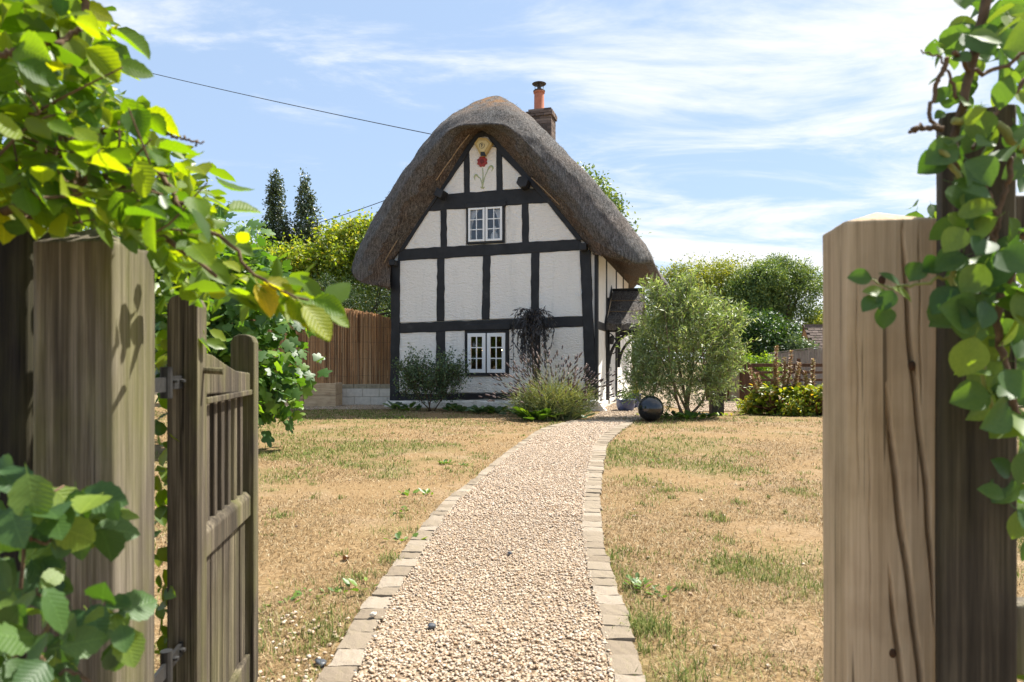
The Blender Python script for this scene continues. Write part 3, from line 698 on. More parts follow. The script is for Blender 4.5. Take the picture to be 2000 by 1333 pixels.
v, f = join_np(gparts); tag(link('green_grass', mesh_np('green_grass', v, f), M['green_grass']), 'scattered green grass tufts surviving in the parched lawn', 'grass', kind='stuff')
# ------------------------------------------------------------------ cottage
HA = R(15.5); Q = Vector((2.02, 16.3, 0))
HX = Vector((math.cos(HA), -math.sin(HA), 0)); HB = Vector((math.sin(HA), math.cos(HA), 0))   # along the gable to the right, and back
def gp(px, py, off=0.0):
    """photo pixel -> (x, z) in the cottage frame, on the plane y = -off"""
    d = Vector(((px - CX) / F, 1.0, (HY - py) / F)); o = Vector((0, 0, EYE))
    tt = ((Q - HB * off) - o).dot(HB) / d.dot(HB); p = o + d * tt
    return ((p - Q).dot(HX), p.z)
def gs(px, py, off=0.0):
    """photo pixel -> (y, z) on the right side wall plane x = off"""
    d = Vector(((px - CX) / F, 1.0, (HY - py) / F)); o = Vector((0, 0, EYE))
    tt = ((Q + HX * off) - o).dot(HX) / d.dot(HX); p = o + d * tt
    return ((p - Q).dot(HB), p.z)
Z1 = lambda x, y: (680 + x / 3.125, 140 + y / 3.125)
Z2 = lambda x, y: (680 + x / 3.125, 480 + y / 3.125)
cottage = empty('cottage', Q, -HA, 'black and white timber framed thatched cottage at the end of the path', 'cottage')

def rough_poly(poly, step=0.16, amp=0.006):
    out = []
    n = len(poly)
    for i in range(n):
        a, b = Vector(poly[i]), Vector(poly[(i+1) % n]); L = (b - a).length; k = max(1, int(L / step))
        for j in range(k):
            p = a + (b - a) * j / k
            if j: p += Vector((random.uniform(-amp, amp), random.uniform(-amp, amp)))
            out.append((p.x, p.y))
    return out
def slab(name, pix, zf, off, thick, m, amp=0.006, parent=cottage, bevel=0.012):
    poly = rough_poly([gp(*zf(*p), off) for p in pix], amp=amp)
    area = sum(poly[i][0]*poly[(i+1) % len(poly)][1] - poly[(i+1) % len(poly)][0]*poly[i][1] for i in range(len(poly)))
    if area < 0: poly = poly[::-1]
    return MB().prism(poly, -off, -off + thick).build(name, m, parent, bevel=bevel)

# solid walls behind the frame, with real openings at the two gable windows
W1 = (*gp(*Z1(726, 825)), *gp(*Z1(955, 1045)))        # upper window opening x0,z1,x1,z0
W2 = (*gp(*Z2(716, 518)), *gp(*Z2(980, 796)))
xl, xr = gp(*Z2(258, 500))[0] + 0.03, -0.04
ze = 3.75; za = gp(*Z1(825, 372))[1]; xa = gp(*Z1(825, 372))[0]
def edge_x(z, s):
    if z <= ze: return xl if s < 0 else xr
    k = (z - ze) / (za - ze); return (xl if s < 0 else xr) + (xa - (xl if s < 0 else xr)) * k
levels = sorted({0.0, W2[3], W2[1], ze, W1[3], W1[1], za - 0.02})
mb = MB()
for z0, z1 in zip(levels[:-1], levels[1:]):
    spans = [(edge_x(z0, -1), edge_x(z0, 1), edge_x(z1, -1), edge_x(z1, 1))]
    for w in (W1, W2):
        if z0 >= w[3] - 1e-6 and z1 <= w[1] + 1e-6:
            a0, b0, a1, b1 = spans[0]; spans = [(a0, w[0], a1, w[0]), (w[2], b0, w[2], b1)]
    for a0, b0, a1, b1 in spans: mb.prism([(a0, z0), (b0, z0), (b1, z1), (a1, z1)], 0.03, 0.20)
mb.box(xl, xl + .2, .2, 9.0, 0, 3.7); mb.box(xl, xr, 8.8, 9.0, 0, 3.9)
mb.build('wall', M['render'], cottage)
sidew = MB().box(-0.24, -0.04, 0.2, 9.0, 0, 3.85).build('wall', M['render'], cottage)

# infill panels, each its own slab
P1 = [[(738,490),(800,392),(850,392),(905,468),(905,727),(742,740)], [(706,545),(708,744),(590,752),(575,715)], [(940,518),(1080,655),(1090,716),(942,722)],
      [(488,850),(562,845),(564,1072),(335,1085)], [(598,842),(719,835),(719,1064),(600,1072)], [(961,817),(1060,810),(1062,1045),(963,1052)], [(1098,805),(1215,799),(1392,1024),(1100,1042)]]
P2 = [[(310,93),(544,78),(542,462),(310,472)], [(586,76),(824,63),(817,452),(584,460)], [(866,61),(1119,46),(1114,442),(860,450)], [(1166,41),(1414,28),(1430,432),(1160,439)],
      [(310,534),(538,524),(536,896),(306,896)], [(590,521),(712,517),(714,800),(983,800),(983,513),(1120,506),(1137,898),(590,898)], [(1170,501),(1434,494),(1447,893),(1170,893)]]
for q in P1: slab('infill_panel', q, Z1, 0.012, 0.06, M['roughcast'], 0.008)
for q in P2: slab('infill_panel', q, Z2, 0.012, 0.06, M['roughcast'], 0.008)
# oak frame, one timber each
T1 = [[(706,525),(738,478),(742,740),(708,747)], [(905,455),(940,508),(942,724),(905,729)],
      [(562,841),(600,839),(602,1072),(564,1074)], [(1060,807),(1100,802),(1102,1044),(1062,1046)]]
T2 = [[(542,75),(588,73),(586,460),(540,462)], [(822,60),(868,58),(862,450),(815,452)], [(1117,43),(1168,38),(1162,439),(1112,442)],
      [(536,521),(592,518),(592,902),(534,902)], [(1118,503),(1172,498),(1172,902),(1135,902)]]
for q in T1: slab('timber', q, Z1, 0.028, 0.08, M['black'], 0.012)
for q in T2: slab('timber', q, Z2, 0.028, 0.08, M['black'], 0.012)
slab('timber', [(500,765),(590,749),(942,722),(1100,712),(1150,718),(1222,800),(1060,811),(486,852)], Z1, 0.034, 0.08, M['black'], 0.012)
slab('timber', [(310,1086),(335,1083),(720,1062),(1110,1040),(1395,1024),(1418,1030),(1418,1090),(1160,1106),(800,1128),(300,1156)], Z1, 0.034, 0.08, M['black'], 0.012)
slab('timber', [(308,476),(800,457),(1432,431),(1440,494),(800,517),(308,534)], Z2, 0.034, 0.08, M['black'], 0.012)
slab('timber', [(300,905),(800,902),(1450,894),(1452,932),(800,938),(300,946)], Z2, 0.034, 0.08, M['black'], 0.012)
slab('corner_post', [(262,110),(314,88),(313,470),(308,905),(306,946),(252,946),(258,600)], Z2, 0.045, 0.12, M['black'], 0.01)
slab('corner_post', [(1412,25),(1480,30),(1492,430),(1503,600),(1518,880),(1516,900),(1450,934),(1445,890),(1430,430)], Z2, 0.045, 0.13, M['black'], 0.01)
# bargeboards under the thatch
slab('bargeboard', [(280,1120),(520,775),(680,520),(775,385),(826,355),(830,395),(793,402),(737,482),(705,540),(590,705),(490,850),(337,1088)], Z1, 0.06, 0.05, M['black'], 0.006)
slab('bargeboard', [(828,355),(880,370),(945,455),(1110,635),(1240,785),(1440,1030),(1398,1030),(1215,800),(1060,642),(942,517),(905,470),(850,398),(831,395)], Z1, 0.06, 0.05, M['black'], 0.006)
# plinth
x0, z0 = gp(*Z2(240, 946)); x1 = 0.06
pl = MB().prism(rough_poly([(x0 - .06, -0.02), (x1 + .22, -0.02), (x1 + .10, 0.12), (x1, 0.27), (x0 + .02, 0.165)], 0.25, 0.012), -0.16, 0.1)
pl.build('plinth', M['roughcast'], cottage, bevel=0.05)
MB().box(-0.05, 0.05, 0.1, 9.0, -0.02, 0.16).build('plinth', M['roughcast'], cottage, bevel=0.02)
# purlin and wall plate ends
def stub(pix, r, ln, sides, rot, off0=0.0):
    x, z = gp(*pix, 0.25); mb = MB()
    ring = [(x + r*math.cos(2*math.pi*k/sides + rot), z + r*math.sin(2*math.pi*k/sides + rot)) for k in range(sides)]
    mb.prism(ring, -ln, 0.0); mb.build('purlin_end', M['black'], cottage, bevel=0.012)
stub(Z1(560, 745), .145, 0.34, 4, 0.35); stub(Z1(1068, 678), .15, 0.36, 6, 0.2)
stub(Z1(268, 1166), .10, 0.28, 4, 0.75); stub(Z1(1432, 1068), .12, 0.26, 4, 0.78)

# windows
def window(x0, z1, x1, z0, rows, cols, stile, bar, gap, outer, parent=cottage):
    """dark fixed frame carrying two white casements"""
    fr = MB(); w = outer
    fr.box(x0, x0 + w, -.055, .10, z0, z1); fr.box(x1 - w, x1, -.055, .10, z0, z1)
    fr.box(x0 + w, x1 - w, -.054, .10, z1 - w, z1); fr.box(x0 + w, x1 - w, -.060, .10, z0, z0 + w)
    xm = (x0 + x1) / 2; fr.box(xm - gap/2, xm + gap/2, -.050, .09, z0 + w, z1 - w)
    win = fr.build('window', M['black'], parent, bevel=0.006)
    for a, b in ((x0 + w + .004, xm - gap/2 - .004), (xm + gap/2 + .004, x1 - w - .004)):
        c = MB(); zb, zt = z0 + w + .006, z1 - w - .006; s = stile
        c.box(a, a + s, -.065, -.02, zb, zt); c.box(b - s, b, -.065, -.02, zb, zt)
        c.box(a + s, b - s, -.064, -.02, zt - s, zt); c.box(a + s, b - s, -.064, -.02, zb, zb + s)
        cm = c.build('casement', M['white_paint'], win, bevel=0.006)
        gx0, gx1, gz0, gz1 = a + s, b - s, zb + s, zt - s
        gb = MB()
        for k in range(1, cols): xx = gx0 + (gx1-gx0)*k/cols; gb.box(xx - bar/2, xx + bar/2, -.058, -.028, gz0, gz1)
        for k in range(1, rows): zz = gz0 + (gz1-gz0)*k/rows; gb.box(gx0, gx1, -.055, -.031, zz - bar/2, zz + bar/2)
        gb.build('glazing_bar', M['white_paint'], win)
        for i in range(cols):
            for j in range(rows):
                p = MB().box(gx0 + (gx1-gx0)*i/cols + bar/2, gx0 + (gx1-gx0)*(i+1)/cols - bar/2, -.044, -.040, gz0 + (gz1-gz0)*j/rows + bar/2, gz0 + (gz1-gz0)*(j+1)/rows - bar/2)
                p.build('pane', M['glass'], win)
    return win
window(*W1, 3, 2, .055, .022, .012, .045)
window(*W2, 3, 2, .090, .026, .030, .070)
slab('lintel', [(713,803),(962,790),(963,820),(714,836)], Z1, 0.075, 0.05, M['black'], 0.004)
slab('lintel', [(704,484),(986,474),(987,512),(706,518)], Z2, 0.085, 0.06, M['black'], 0.004)
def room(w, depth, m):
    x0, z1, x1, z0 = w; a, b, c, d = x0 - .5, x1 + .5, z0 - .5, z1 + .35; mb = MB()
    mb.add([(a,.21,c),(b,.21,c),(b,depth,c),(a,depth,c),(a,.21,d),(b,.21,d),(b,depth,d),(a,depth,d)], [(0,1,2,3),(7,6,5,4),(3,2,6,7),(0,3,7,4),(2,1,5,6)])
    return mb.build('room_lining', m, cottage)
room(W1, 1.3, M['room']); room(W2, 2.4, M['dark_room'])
def house(o): o.location = Q; o.rotation_euler = (0, 0, -HA); return o
# curtains and ornaments inside
def drape(x0, x1, zt, zb, y, tie, lab):
    n = 26; vs = []; fs = []
    for r in range(13):
        k = r / 12; wdt = (x1 - x0) * (1 - tie * math.sin(min(k / .62, 1) * math.pi / 2))
        for i in range(n): vs.append((x0 + wdt * i / (n-1), y + .018 * math.sin(i * 1.5 + k), zt + (zb - zt) * k))
    for r in range(12):
        for i in range(n-1): fs.append((r*n+i, r*n+i+1, (r+1)*n+i+1, (r+1)*n+i))
    o = house(MB().add(vs, fs).build('curtain', M['curtain'], smooth=True)); sm = o.modifiers.new('thick', 'SOLIDIFY'); sm.thickness = .004
    tag(o, lab, 'curtain')
drape(W1[0] + .07, W1[0] + .30, W1[1] - .08, W1[3] + .05, .06, .85, 'white curtain tied back inside the upper window, away from the ornament')
drape(W1[2] - .07, W1[2] - .30, W1[1] - .08, W1[3] + .05, .06, .6, 'white curtain tied back beside the white ornament in the upper window')
xm = (W1[0] + W1[2]) / 2
orn = MB().lathe([(.0, 0), (.09, 0), (.11, .08), (.10, .2), (.065, .26), (.03, .30), (.0, .31)], 18, (xm + .19, .14, W1[3] + .03)); orn.lathe([(.0, .28), (.055, .31), (.06, .36), (.035, .41), (.0, .42)], 14, (xm + .19, .14, W1[3] + .03))
tag(house(orn.build('ornament', M['white_paint'], smooth=True)), 'white pottery ornament on the sill inside the upper window', 'ornament')
bx, bz = gp(*Z2(945, 637), -0.9)
lamp = MB().lathe([(.0, -.05), (.03, -.035), (.042, 0), (.03, .035), (.012, .06), (0, .06)], 14, (bx, .9, bz))
lo_ = tag(house(empty('pendant_lamp')), 'lit warm pendant bulb seen through the lower window', 'lamp')
lamp.build('bulb', M['bulb'], lo_, smooth=True); MB().tube([(bx, .9, bz + .06), (bx, .9, W2[1] + .34)], .006).build('flex', M['cable'], lo_)
chimbreast = MB().box(bx - .05, bx + .33, 1.2, 1.5, W2[3] - .4, W2[1] + .3).build('chimney_breast', M['sandstone'], cottage)

# painted plaster flower in the gable
def disc(cx, cz, r, y0, y1, n=14, sx=1.0, rot=0.0):
    return [(cx + (r*sx*math.cos(a)*math.cos(rot) - r*math.sin(a)*math.sin(rot)), cz + (r*sx*math.cos(a)*math.sin(rot) + r*math.sin(a)*math.cos(rot))) for a in [2*math.pi*k/n for k in range(n)]]
fx, fz = gp(*Z1(820, 552)); u_ = 1 / 3.125 / 79.0
for k in range(8):
    a = 2*math.pi*k/8 + .39
    MB().prism(disc(fx + .084*math.cos(a), fz + .084*math.sin(a), .045, 0, 0, 12, 1.25, a), -.045, 0).build('petal', M['red_paint'], cottage, bevel=.012)
MB().prism(disc(fx, fz, .055, 0, 0), -.056, 0).build('flower_eye', M['red_dark'], cottage, bevel=.008)
def relief(pts, radii, name):
    P = [gp(*Z1(*p)) for p in pts]; sp = spline([(x, -.016, z) for x, z in P], 14)
    rr = np.interp(np.linspace(0, 1, 14), np.linspace(0, 1, len(radii)), radii); MB().tube(sp, rr, 8).build(name, M['sage_paint'], cottage, smooth=True)
relief([(822,592),(824,640),(820,708)], [.012,.013,.018], 'stem'); relief([(822,700),(835,645),(858,595)], [.012,.011,.010], 'stem'); relief([(820,695),(808,655),(790,640)], [.012,.011,.010], 'stem')
relief([(850,605),(872,578),(884,590),(876,610)], [.010,.026,.022,.006], 'leaf'); relief([(800,650),(782,632),(772,645),(776,665)], [.010,.026,.020,.006], 'leaf')
relief([(808,706),(822,712),(835,706)], [.008,.02,.008], 'stem')

# alarm box with its printed ring and letter
ab = house(empty('alarm_box')); tag(ab, 'cream hexagonal alarm box under the gable peak', 'alarm box')
hexp = [gp(*Z1(*p), .12) for p in [(795,405),(845,405),(880,440),(835,515),(808,515),(770,440)]]
MB().prism(hexp[::-1], -.14, -.012).build('case', M['ochre_plastic'], ab, bevel=.015)
hx = [gp(*Z1(*p), .14) for p in [(800,422),(842,422),(860,442),(832,490),(808,490),(784,442)]]
MB().prism(hx[::-1], -.155, -.13).build('cover', M['cream_plastic'], ab, bevel=.006)
cxx, czz = gp(*Z1(816, 452), .16)
ring = MB(); n = 28
for k in range(n):
    if k in (3, 4, 17, 18): continue
    a, b = 2*math.pi*k/n, 2*math.pi*(k+1)/n; r0, r1 = .062, .071
    ring.prism([(cxx+r0*math.cos(a), czz+r0*math.sin(a)), (cxx+r1*math.cos(a), czz+r1*math.sin(a)), (cxx+r1*math.cos(b), czz+r1*math.sin(b)), (cxx+r0*math.cos(b), czz+r0*math.sin(b))], -.160, -.154)
ring.build('printed_ring', M['iron'], ab)
tf = MB(); tf.box(cxx - .012, cxx + .004, -.160, -.154, czz - .035, czz + .04); tf.box(cxx - .022, cxx + .030, -.161, -.1545, czz + .028, czz + .042); tf.box(cxx + .004, cxx + .022, -.160, -.154, czz - .002, czz + .010)
tf.build('printed_letter', M['iron'], ab)
sl = [gp(*Z1(*p), .15) for p in [(808,492),(832,492),(842,516),(808,516)]]
MB().prism(sl[::-1], -.165, -.13).build('strobe', M['iron'], ab, bevel=.006)

# thatch: lofted rings, from the verge at the wall out over the rolled edge and back along the roof
inner = [(262,1175),(262,1175),(300,1112),(420,932),(530,772),(640,598),(735,438),(825,358),(900,415),(1020,548),(1150,688),(1290,848),(1420,1012),(1478,1094),(1478,1094)]
und = [(255,1270),(150,1265),(185,1130),(320,900),(440,720),(570,530),(680,385),(828,338),(930,372),(1052,495),(1185,642),(1335,822),(1480,1020),(1545,1120),(1500,1110)]
roll = [(258,1318),(62,1275),(88,1130),(243,860),(373,650),(520,462),(640,350),(825,322),(965,335),(1092,440),(1235,600),(1395,800),(1565,1010),(1660,1130),(1500,1104)]
midr = [(258,1325),(40,1255),(64,1110),(212,838),(345,628),(492,432),(640,290),(860,222),(985,250),(1140,385),(1285,545),(1465,745),(1650,975),(1770,1165),(1500,1108)]
outer = [(258,1330),(36,1232),(60,1098),(203,828),(333,618),(482,416),(640,262),(870,148),(1000,192),(1190,350),(1340,500),(1530,702),(1722,942),(1843,1165),(1490,1112)]
rings = [(inner, .05, .05), (und, .34, .40), (roll, .56, .68), (midr, .44, .30), (outer, .10, -.55)]
NC = 140
def ring3(pix, off, apex_off):
    pts = []
    for i, p in enumerate(pix):
        a = math.exp(-((i - 7) / 1.7) ** 2); o = off + (apex_off - off) * a
        if i in (0, 14): o = min(off, .25)
        x, z = gp(*Z1(*p), o); pts.append((x, -o, z))
    return spline(pts, NC)
loft = [ring3(*r) for r in rings]
base = [ring3(outer, .10, -.55)[:, [0, 2]]]
ob = base[0].copy()
# ridge stays level behind; the right-hand eave lifts and spreads a little towards the back
for y in (0.45, 1.2, 2.5, 4.2, 6.0, 7.8, 9.2):
    k = min(1, y / 8.0); s_ = np.linspace(0, 1, NC); w = np.clip((s_ - 0.78) / 0.22, 0, 1)
    P = ob.copy(); k = min(1, y / 3.0) * (1 if y < 5 else max(0.25, 1 - (y - 5) / 3)); P[:, 0] += (-0.32 * k + (0.2 if y > 7 else 0)) * w; P[:, 1] += (0.75 * k + (.1 if y > 7 else 0)) * w; P[-1] = (-.06, 3.78); P[0] = (xl + .03, 3.5)
    yy = np.full(NC, y); pk = np.exp(-((s_ - .5) / .10) ** 2); yy = np.maximum(yy, 0.55 * pk + .02 + yy * .6) if y < 1 else yy
    loft.append(np.stack([P[:, 0], yy, P[:, 1]], -1))
e_ = loft[-1].copy(); c_ = np.array([xa, 9.4, 5.0]); loft.append(c_ + (e_ - c_) * np.array([.6, 1, .6])); loft.append(np.repeat(c_[None], NC, 0) + (e_ - c_) * .02)
L = np.array(loft)
# densify between rings
rows = []
for i in range(len(L) - 1):
    n = [7, 8, 7, 7, 4, 5, 7, 8, 8, 8, 6, 3, 2][min(i, 12)]
    for j in range(n):
        u = j / n; p0, p1, p2, p3 = L[max(i-1, 0)], L[i], L[i+1], L[min(i+2, len(L)-1)]
        if i >= 4 or i in (1, 2): rows.append(p1 + (p2 - p1) * u)
        else: rows.append(0.5*((2*p1)+(-p0+p2)*u+(2*p0-5*p1+4*p2-p3)*u*u+(-p0+3*p1-3*p2+p3)*u**3))
rows.append(L[-1]); G = np.array(rows); nr = len(G)
idx = np.arange(nr*NC).reshape(nr, NC)
fc = np.stack([idx[:-1, :-1], idx[1:, :-1], idx[1:, 1:], idx[:-1, 1:]], -1).reshape(-1, 4)
fc = np.vstack([fc, np.stack([idx[:-1, -1], idx[1:, -1], idx[1:, 0], idx[:-1, 0]], -1)[33:]])
# normals by finite difference, then lumpy displacement
du = np.gradient(G, axis=0); dv = np.gradient(G, axis=1); nn = unit(np.cross(dv, du)); cen = np.array([xa, 3.5, 4.5])
sgn = np.sign(((G - cen) * nn).sum(-1, keepdims=True)); nn = nn * np.where(sgn == 0, 1, sgn)
amp = np.where(np.arange(nr) < 15, 0.07, 0.035)[:, None]; amp = amp * np.minimum(np.arange(nr), 3)[:, None] / 3
disp = (fbm(G * np.array([1, 1, .6]), 5.5, 2, 4) - .5) * 2 * amp + (fbm(G, 1.4, 6, 2) - .5) * 0.06 * np.minimum(np.arange(nr), 3)[:, None] / 3
G = G + nn * disp[..., None]
roof = link('thatched_roof', mesh_np('thatched_roof', G, fc, True), M['thatch'], cottage)
roof.data.materials.append(M['thatch_under'])
mi = np.zeros(len(roof.data.polygons), np.int32); fr0 = np.arange(nr - 1).repeat(NC - 1); fc0 = np.tile(np.arange(NC - 1), nr - 1)
lim = 8 + np.round(3 * (fbm(np.stack([fc0 * .35, fc0 * 0., fc0 * 0.], -1), 1.0, 12, 2) - .5) * 2); lim = np.where(np.abs(fc0 - NC/2) < 14, 8, lim)
mi[:len(fr0)] = ((fr0 < lim) | (fc0 < 9) | (fc0 > NC - 12)).astype(np.int32); roof.data.polygons.foreach_set('material_index', mi)
# straw ends standing out of the surface
ns = 9000
ri_ = RNG.integers(2, min(40, nr - 12), ns); ci_ = RNG.integers(2, NC - 2, ns)
pp = G[ri_, ci_] + RNG.normal(size=(ns, 3)) * .015; dd = unit(nn[ri_, ci_] * .7 + RNG.normal(size=(ns, 3)) * .5 + np.array([0, -.25, -.35]))
sv, sf = scatter([(0,-.10,0),(0,.10,0),(1,0,0)], [(0,1,2)], pp, dd, rdir(ns), RNG.uniform(.02, .05, ns))
tag(link('straw', mesh_np('straw', sv, sf), M['straw'], roof), kind='stuff')
# hazel spars and loose sticks along the verge
for a, b in (((540,665),(640,520)), ((640,520),(740,385)), ((215,1180),(300,1030)), ((1120,650),(1290,815)), ((420,830),(380,800))):
    pa, pb = gp(*Z1(*a), .22), gp(*Z1(*b), .22)
    MB().tube([(pa[0], -.24, pa[1]), ((pa[0]+pb[0])/2 + .01, -.27, (pa[1]+pb[1])/2), (pb[0], -.22, pb[1])], .013, 6).build('spar', M['spar'], roof)

# chimney behind the ridge: bricks laid one by one round a mortar core
cy0 = 3.0; cxl, czt = gp(1031, 214, -cy0); cxr, _ = gp(1077, 214, -cy0); _, czb = gp(1050, 330, -cy0)
core = MB().box(cxl + .02, cxr - .02, cy0 + .02, cy0 + .62, czb - 1.0, czt - .02).build('chimney', M['mortar'], cottage)
bm_ = MB().box(-.5, .5, -.5, .5, -.5, .5).build('brick', M['brick'], core, bevel=.04); brick_me = bm_.data; bpy.data.objects.remove(bm_)
zc_ = czt; course = 0; W = cxr - cxl
while zc_ > czb - .6:
    hgt = .075; grow = .05 if course in (1, 2) else 0.0; n = 3; off_ = (course % 2) * .5
    def brick(x0, x1, y0, y1):
        b = link('brick', brick_me, None, core); b.location = ((x0+x1)/2 + random.uniform(-.004, .004), (y0+y1)/2 + random.uniform(-.006, .006), zc_ - hgt/2); b.scale = (x1-x0-.012, y1-y0-.012, hgt-.012)
    xs = [cxl - grow] + [cxl - grow + (W + 2*grow) * (k + off_) / n for k in range(0 if off_ else 1, n)] + [cxr + grow]
    for a, b in zip(xs[:-1], xs[1:]): brick(a, b, cy0 - grow, cy0 + .105)
    for k in range(3): brick(cxr - .1 + grow, cxr + grow + .002, cy0 + .11 + k*.17, cy0 + .11 + (k+1)*.17)
    zc_ -= hgt; course += 1
px_, _ = gp(1053, 214, -cy0 - .3); _, pz1 = gp(1053, 178, -cy0 - .3); pz0 = czt
pot = MB().lathe([(.17, -.05), (.165, .0), (.15, .04), (.145, (pz1-pz0)*.8), (.14, (pz1-pz0)*.86), (.165, (pz1-pz0)*.88), (.17, (pz1-pz0)*.98), (.13, (pz1-pz0)), (.0, (pz1-pz0))], 28, (px_, cy0 + .3, pz0)).build('chimney_pot', M['terracotta'], core, smooth=True)
cow = MB().lathe([(.0, .0), (.175, .0), (.178, .025), (.15, .05), (.0, .055)], 24, (px_, cy0 + .3, pz1 - .03)); cow.lathe([(.0, .19), (.20, .19), (.21, .205), (.12, .245), (.0, .26)], 24, (px_, cy0 + .3, pz1))
for k in range(4): a = k*math.pi/2 + .5; cow.tube([(px_ + .12*math.cos(a), cy0 + .3 + .12*math.sin(a), pz1), (px_ + .13*math.cos(a), cy0 + .3 + .13*math.sin(a), pz1 + .2)], .009, 5)
cow.lathe([(.0, 0), (.06, 0), (.06, .19), (0, .19)], 12, (px_, cy0 + .3, pz1))
cow.build('cowl', M['rust_metal'], core)

# right side wall: studs, rail, porch
def side_slab(name, pix, off, thick, m, parent=cottage, amp=.005, bevel=.01):
    poly = [gs(*p, off) for p in pix]; n = len(poly); mb = MB()
    mb.add([(off, y, z) for y, z in poly] + [(off - thick, y, z) for y, z in poly], [tuple(range(n)), tuple(range(2*n-1, n-1, -1))] + [(i, i+n, (i+1) % n + n, (i+1) % n) for i in range(n)])
    return mb.build(name, m, parent, bevel=bevel)
MB().box(-.05, .03, -.02, .16, .30, 3.8).build('corner_post', M['black'], cottage, bevel=.012)
for y0, y1 in ((1.62, 1.80), (3.75, 3.95), (5.6, 5.8), (7.4, 7.6)): MB().box(-.06, .02, y0, y1, 1.9, 3.84).build('timber', M['black'], cottage, bevel=.01)
MB().box(-.06, .022, .16, 1.62, 1.96, 2.16).build('timber', M['black'], cottage, bevel=.01)
for y0, y1, z0, z1 in ((.16, 1.62, .16, 1.96), (.16, 1.62, 2.16, 3.84), (1.80, 3.75, 2.9, 3.84), (3.95, 5.6, .16, 3.84), (5.8, 7.4, .16, 3.84)):
    MB().box(-.05, .004, y0, y1, z0, z1).build('infill_panel', M['render'], cottage)
# door with frame under the porch
MB().box(-.05, .06, 1.78, 1.98, .06, 2.12).build('door_frame', M['black'], cottage, bevel=.01)
MB().box(-.05, .06, 3.55, 3.75, .06, 2.12).build('door_frame', M['black'], cottage, bevel=.01)
door = MB().box(-.045, .015, 1.98, 3.55, .06, 2.05).build('door', M['white_paint'], cottage, bevel=.006)
for k in range(1, 6): MB().box(.015, .019, 1.98 + k*.262 - .006, 1.98 + k*.262 + .006, .08, 2.03).build('plank_joint', M['iron'], door)
MB().tube([(.02, 2.12, 1.02), (.07, 2.12, 1.02), (.07, 2.12, .92)], .012, 6).build('handle', M['iron'], door)
porch = MB()
yr, ye0, ye1, zr, zv, xo = 2.9, 1.42, 4.3, 3.16, 2.16, .86
def porch_slope(ya, yb):
    n, m_ = 14, 16; vs = []; fs = []
    for side_ in (0, 1):
        for i in range(n + 1):
            k = i / n; y = ya + (yb - ya) * k; z = zr + (zv - zr) * k - .10 * math.sin(k * math.pi) * .6
            for j in range(m_ + 1):
                q = j / m_; vs.append((.03 + xo * q, y + random.uniform(-.012, .012), z - side_ * (.15 + .02 * k) + random.uniform(-.014, .014)))
    w = m_ + 1; b = (n + 1) * w
    for i in range(n):
        for j in range(m_): fs += [(i*w+j, i*w+j+1, (i+1)*w+j+1, (i+1)*w+j), (b+(i+1)*w+j, b+(i+1)*w+j+1, b+i*w+j+1, b+i*w+j)]
    for j in range(m_): fs += [(n*w+j, n*w+j+1, b+n*w+j+1, b+n*w+j), (j+1, j, b+j, b+j+1)]
    for i in range(n): fs += [(i*w+m_, (i+1)*w+m_, b+(i+1)*w+m_, b+i*w+m_), ((i+1)*w, i*w, b+i*w, b+(i+1)*w)]
    porch.add(vs, fs)
porch_slope(yr, ye0); porch_slope(yr, ye1)
pr = porch.build('porch_roof', M['thatch'], cottage)
MB().box(.02, xo + .06, yr - .06, yr + .06, zr - .02, zr + .05).build('ridge_board', M['black'], pr, bevel=.01)
fl = MB().add([(.01, yr + .02, zr + .05), (.01, yr - .16, zr + .14), (.01, ye0 - .06, zv + .08), (.01, ye0 - .12, zv - .10), (.01, ye0 + .08, zv - .06), (.01, yr, zr - .08)], [(0,1,2,3,4,5)])
fo = fl.build('flashing', M['black'], pr); sm = fo.modifiers.new('thick', 'SOLIDIFY'); sm.thickness = .05; sm.offset = -1
for k in range(2):
    zz, yy = zr - .33 - .33*k, yr - .46 - .5*k
    MB().tube([(.05, yy, zz + .01), (xo * .5, yy - .02, zz + .0), (xo + .03, yy, zz + .01)], .010, 5).build('spar', M['spar'], pr)
ns = 2600; q = RNG.random(ns); xx = .05 + xo * RNG.random(ns)
pp = np.stack([xx, yr + (ye0 - yr) * q, zr + (zv - zr) * q - .06 * np.sin(q * np.pi)], -1); dd = unit(np.array([0, -.8, -.6]) + RNG.normal(size=(ns, 3)) * .3)
sv, sf = scatter([(0,-.05,0),(0,.05,0),(1,0,.02)], [(0,1,2)], pp, dd, np.tile([0, -.5, .8], (ns, 1)) + RNG.normal(size=(ns, 3)) * .2, RNG.uniform(.06, .15, ns))
tag(link('straw', mesh_np('straw', sv, sf), M['straw'], pr), kind='stuff')
for yb in (ye0 + .25, ye1 - .25):
    br = MB(); br.box(.02, .10, yb - .05, yb + .05, 1.0, 2.05); br.box(.02, xo - .08, yb - .045, yb + .045, 1.95, 2.05)
    cpts = [(.08, yb, 1.12)] + [(.08 + .8*(1 - math.cos(a)), yb, 1.12 + .85*math.sin(a)) for a in (.3, .7, 1.1, 1.45)]
    br.tube(spline(cpts, 12), .045, 6); br.build('bracket', M['black'], cottage, bevel=.008)
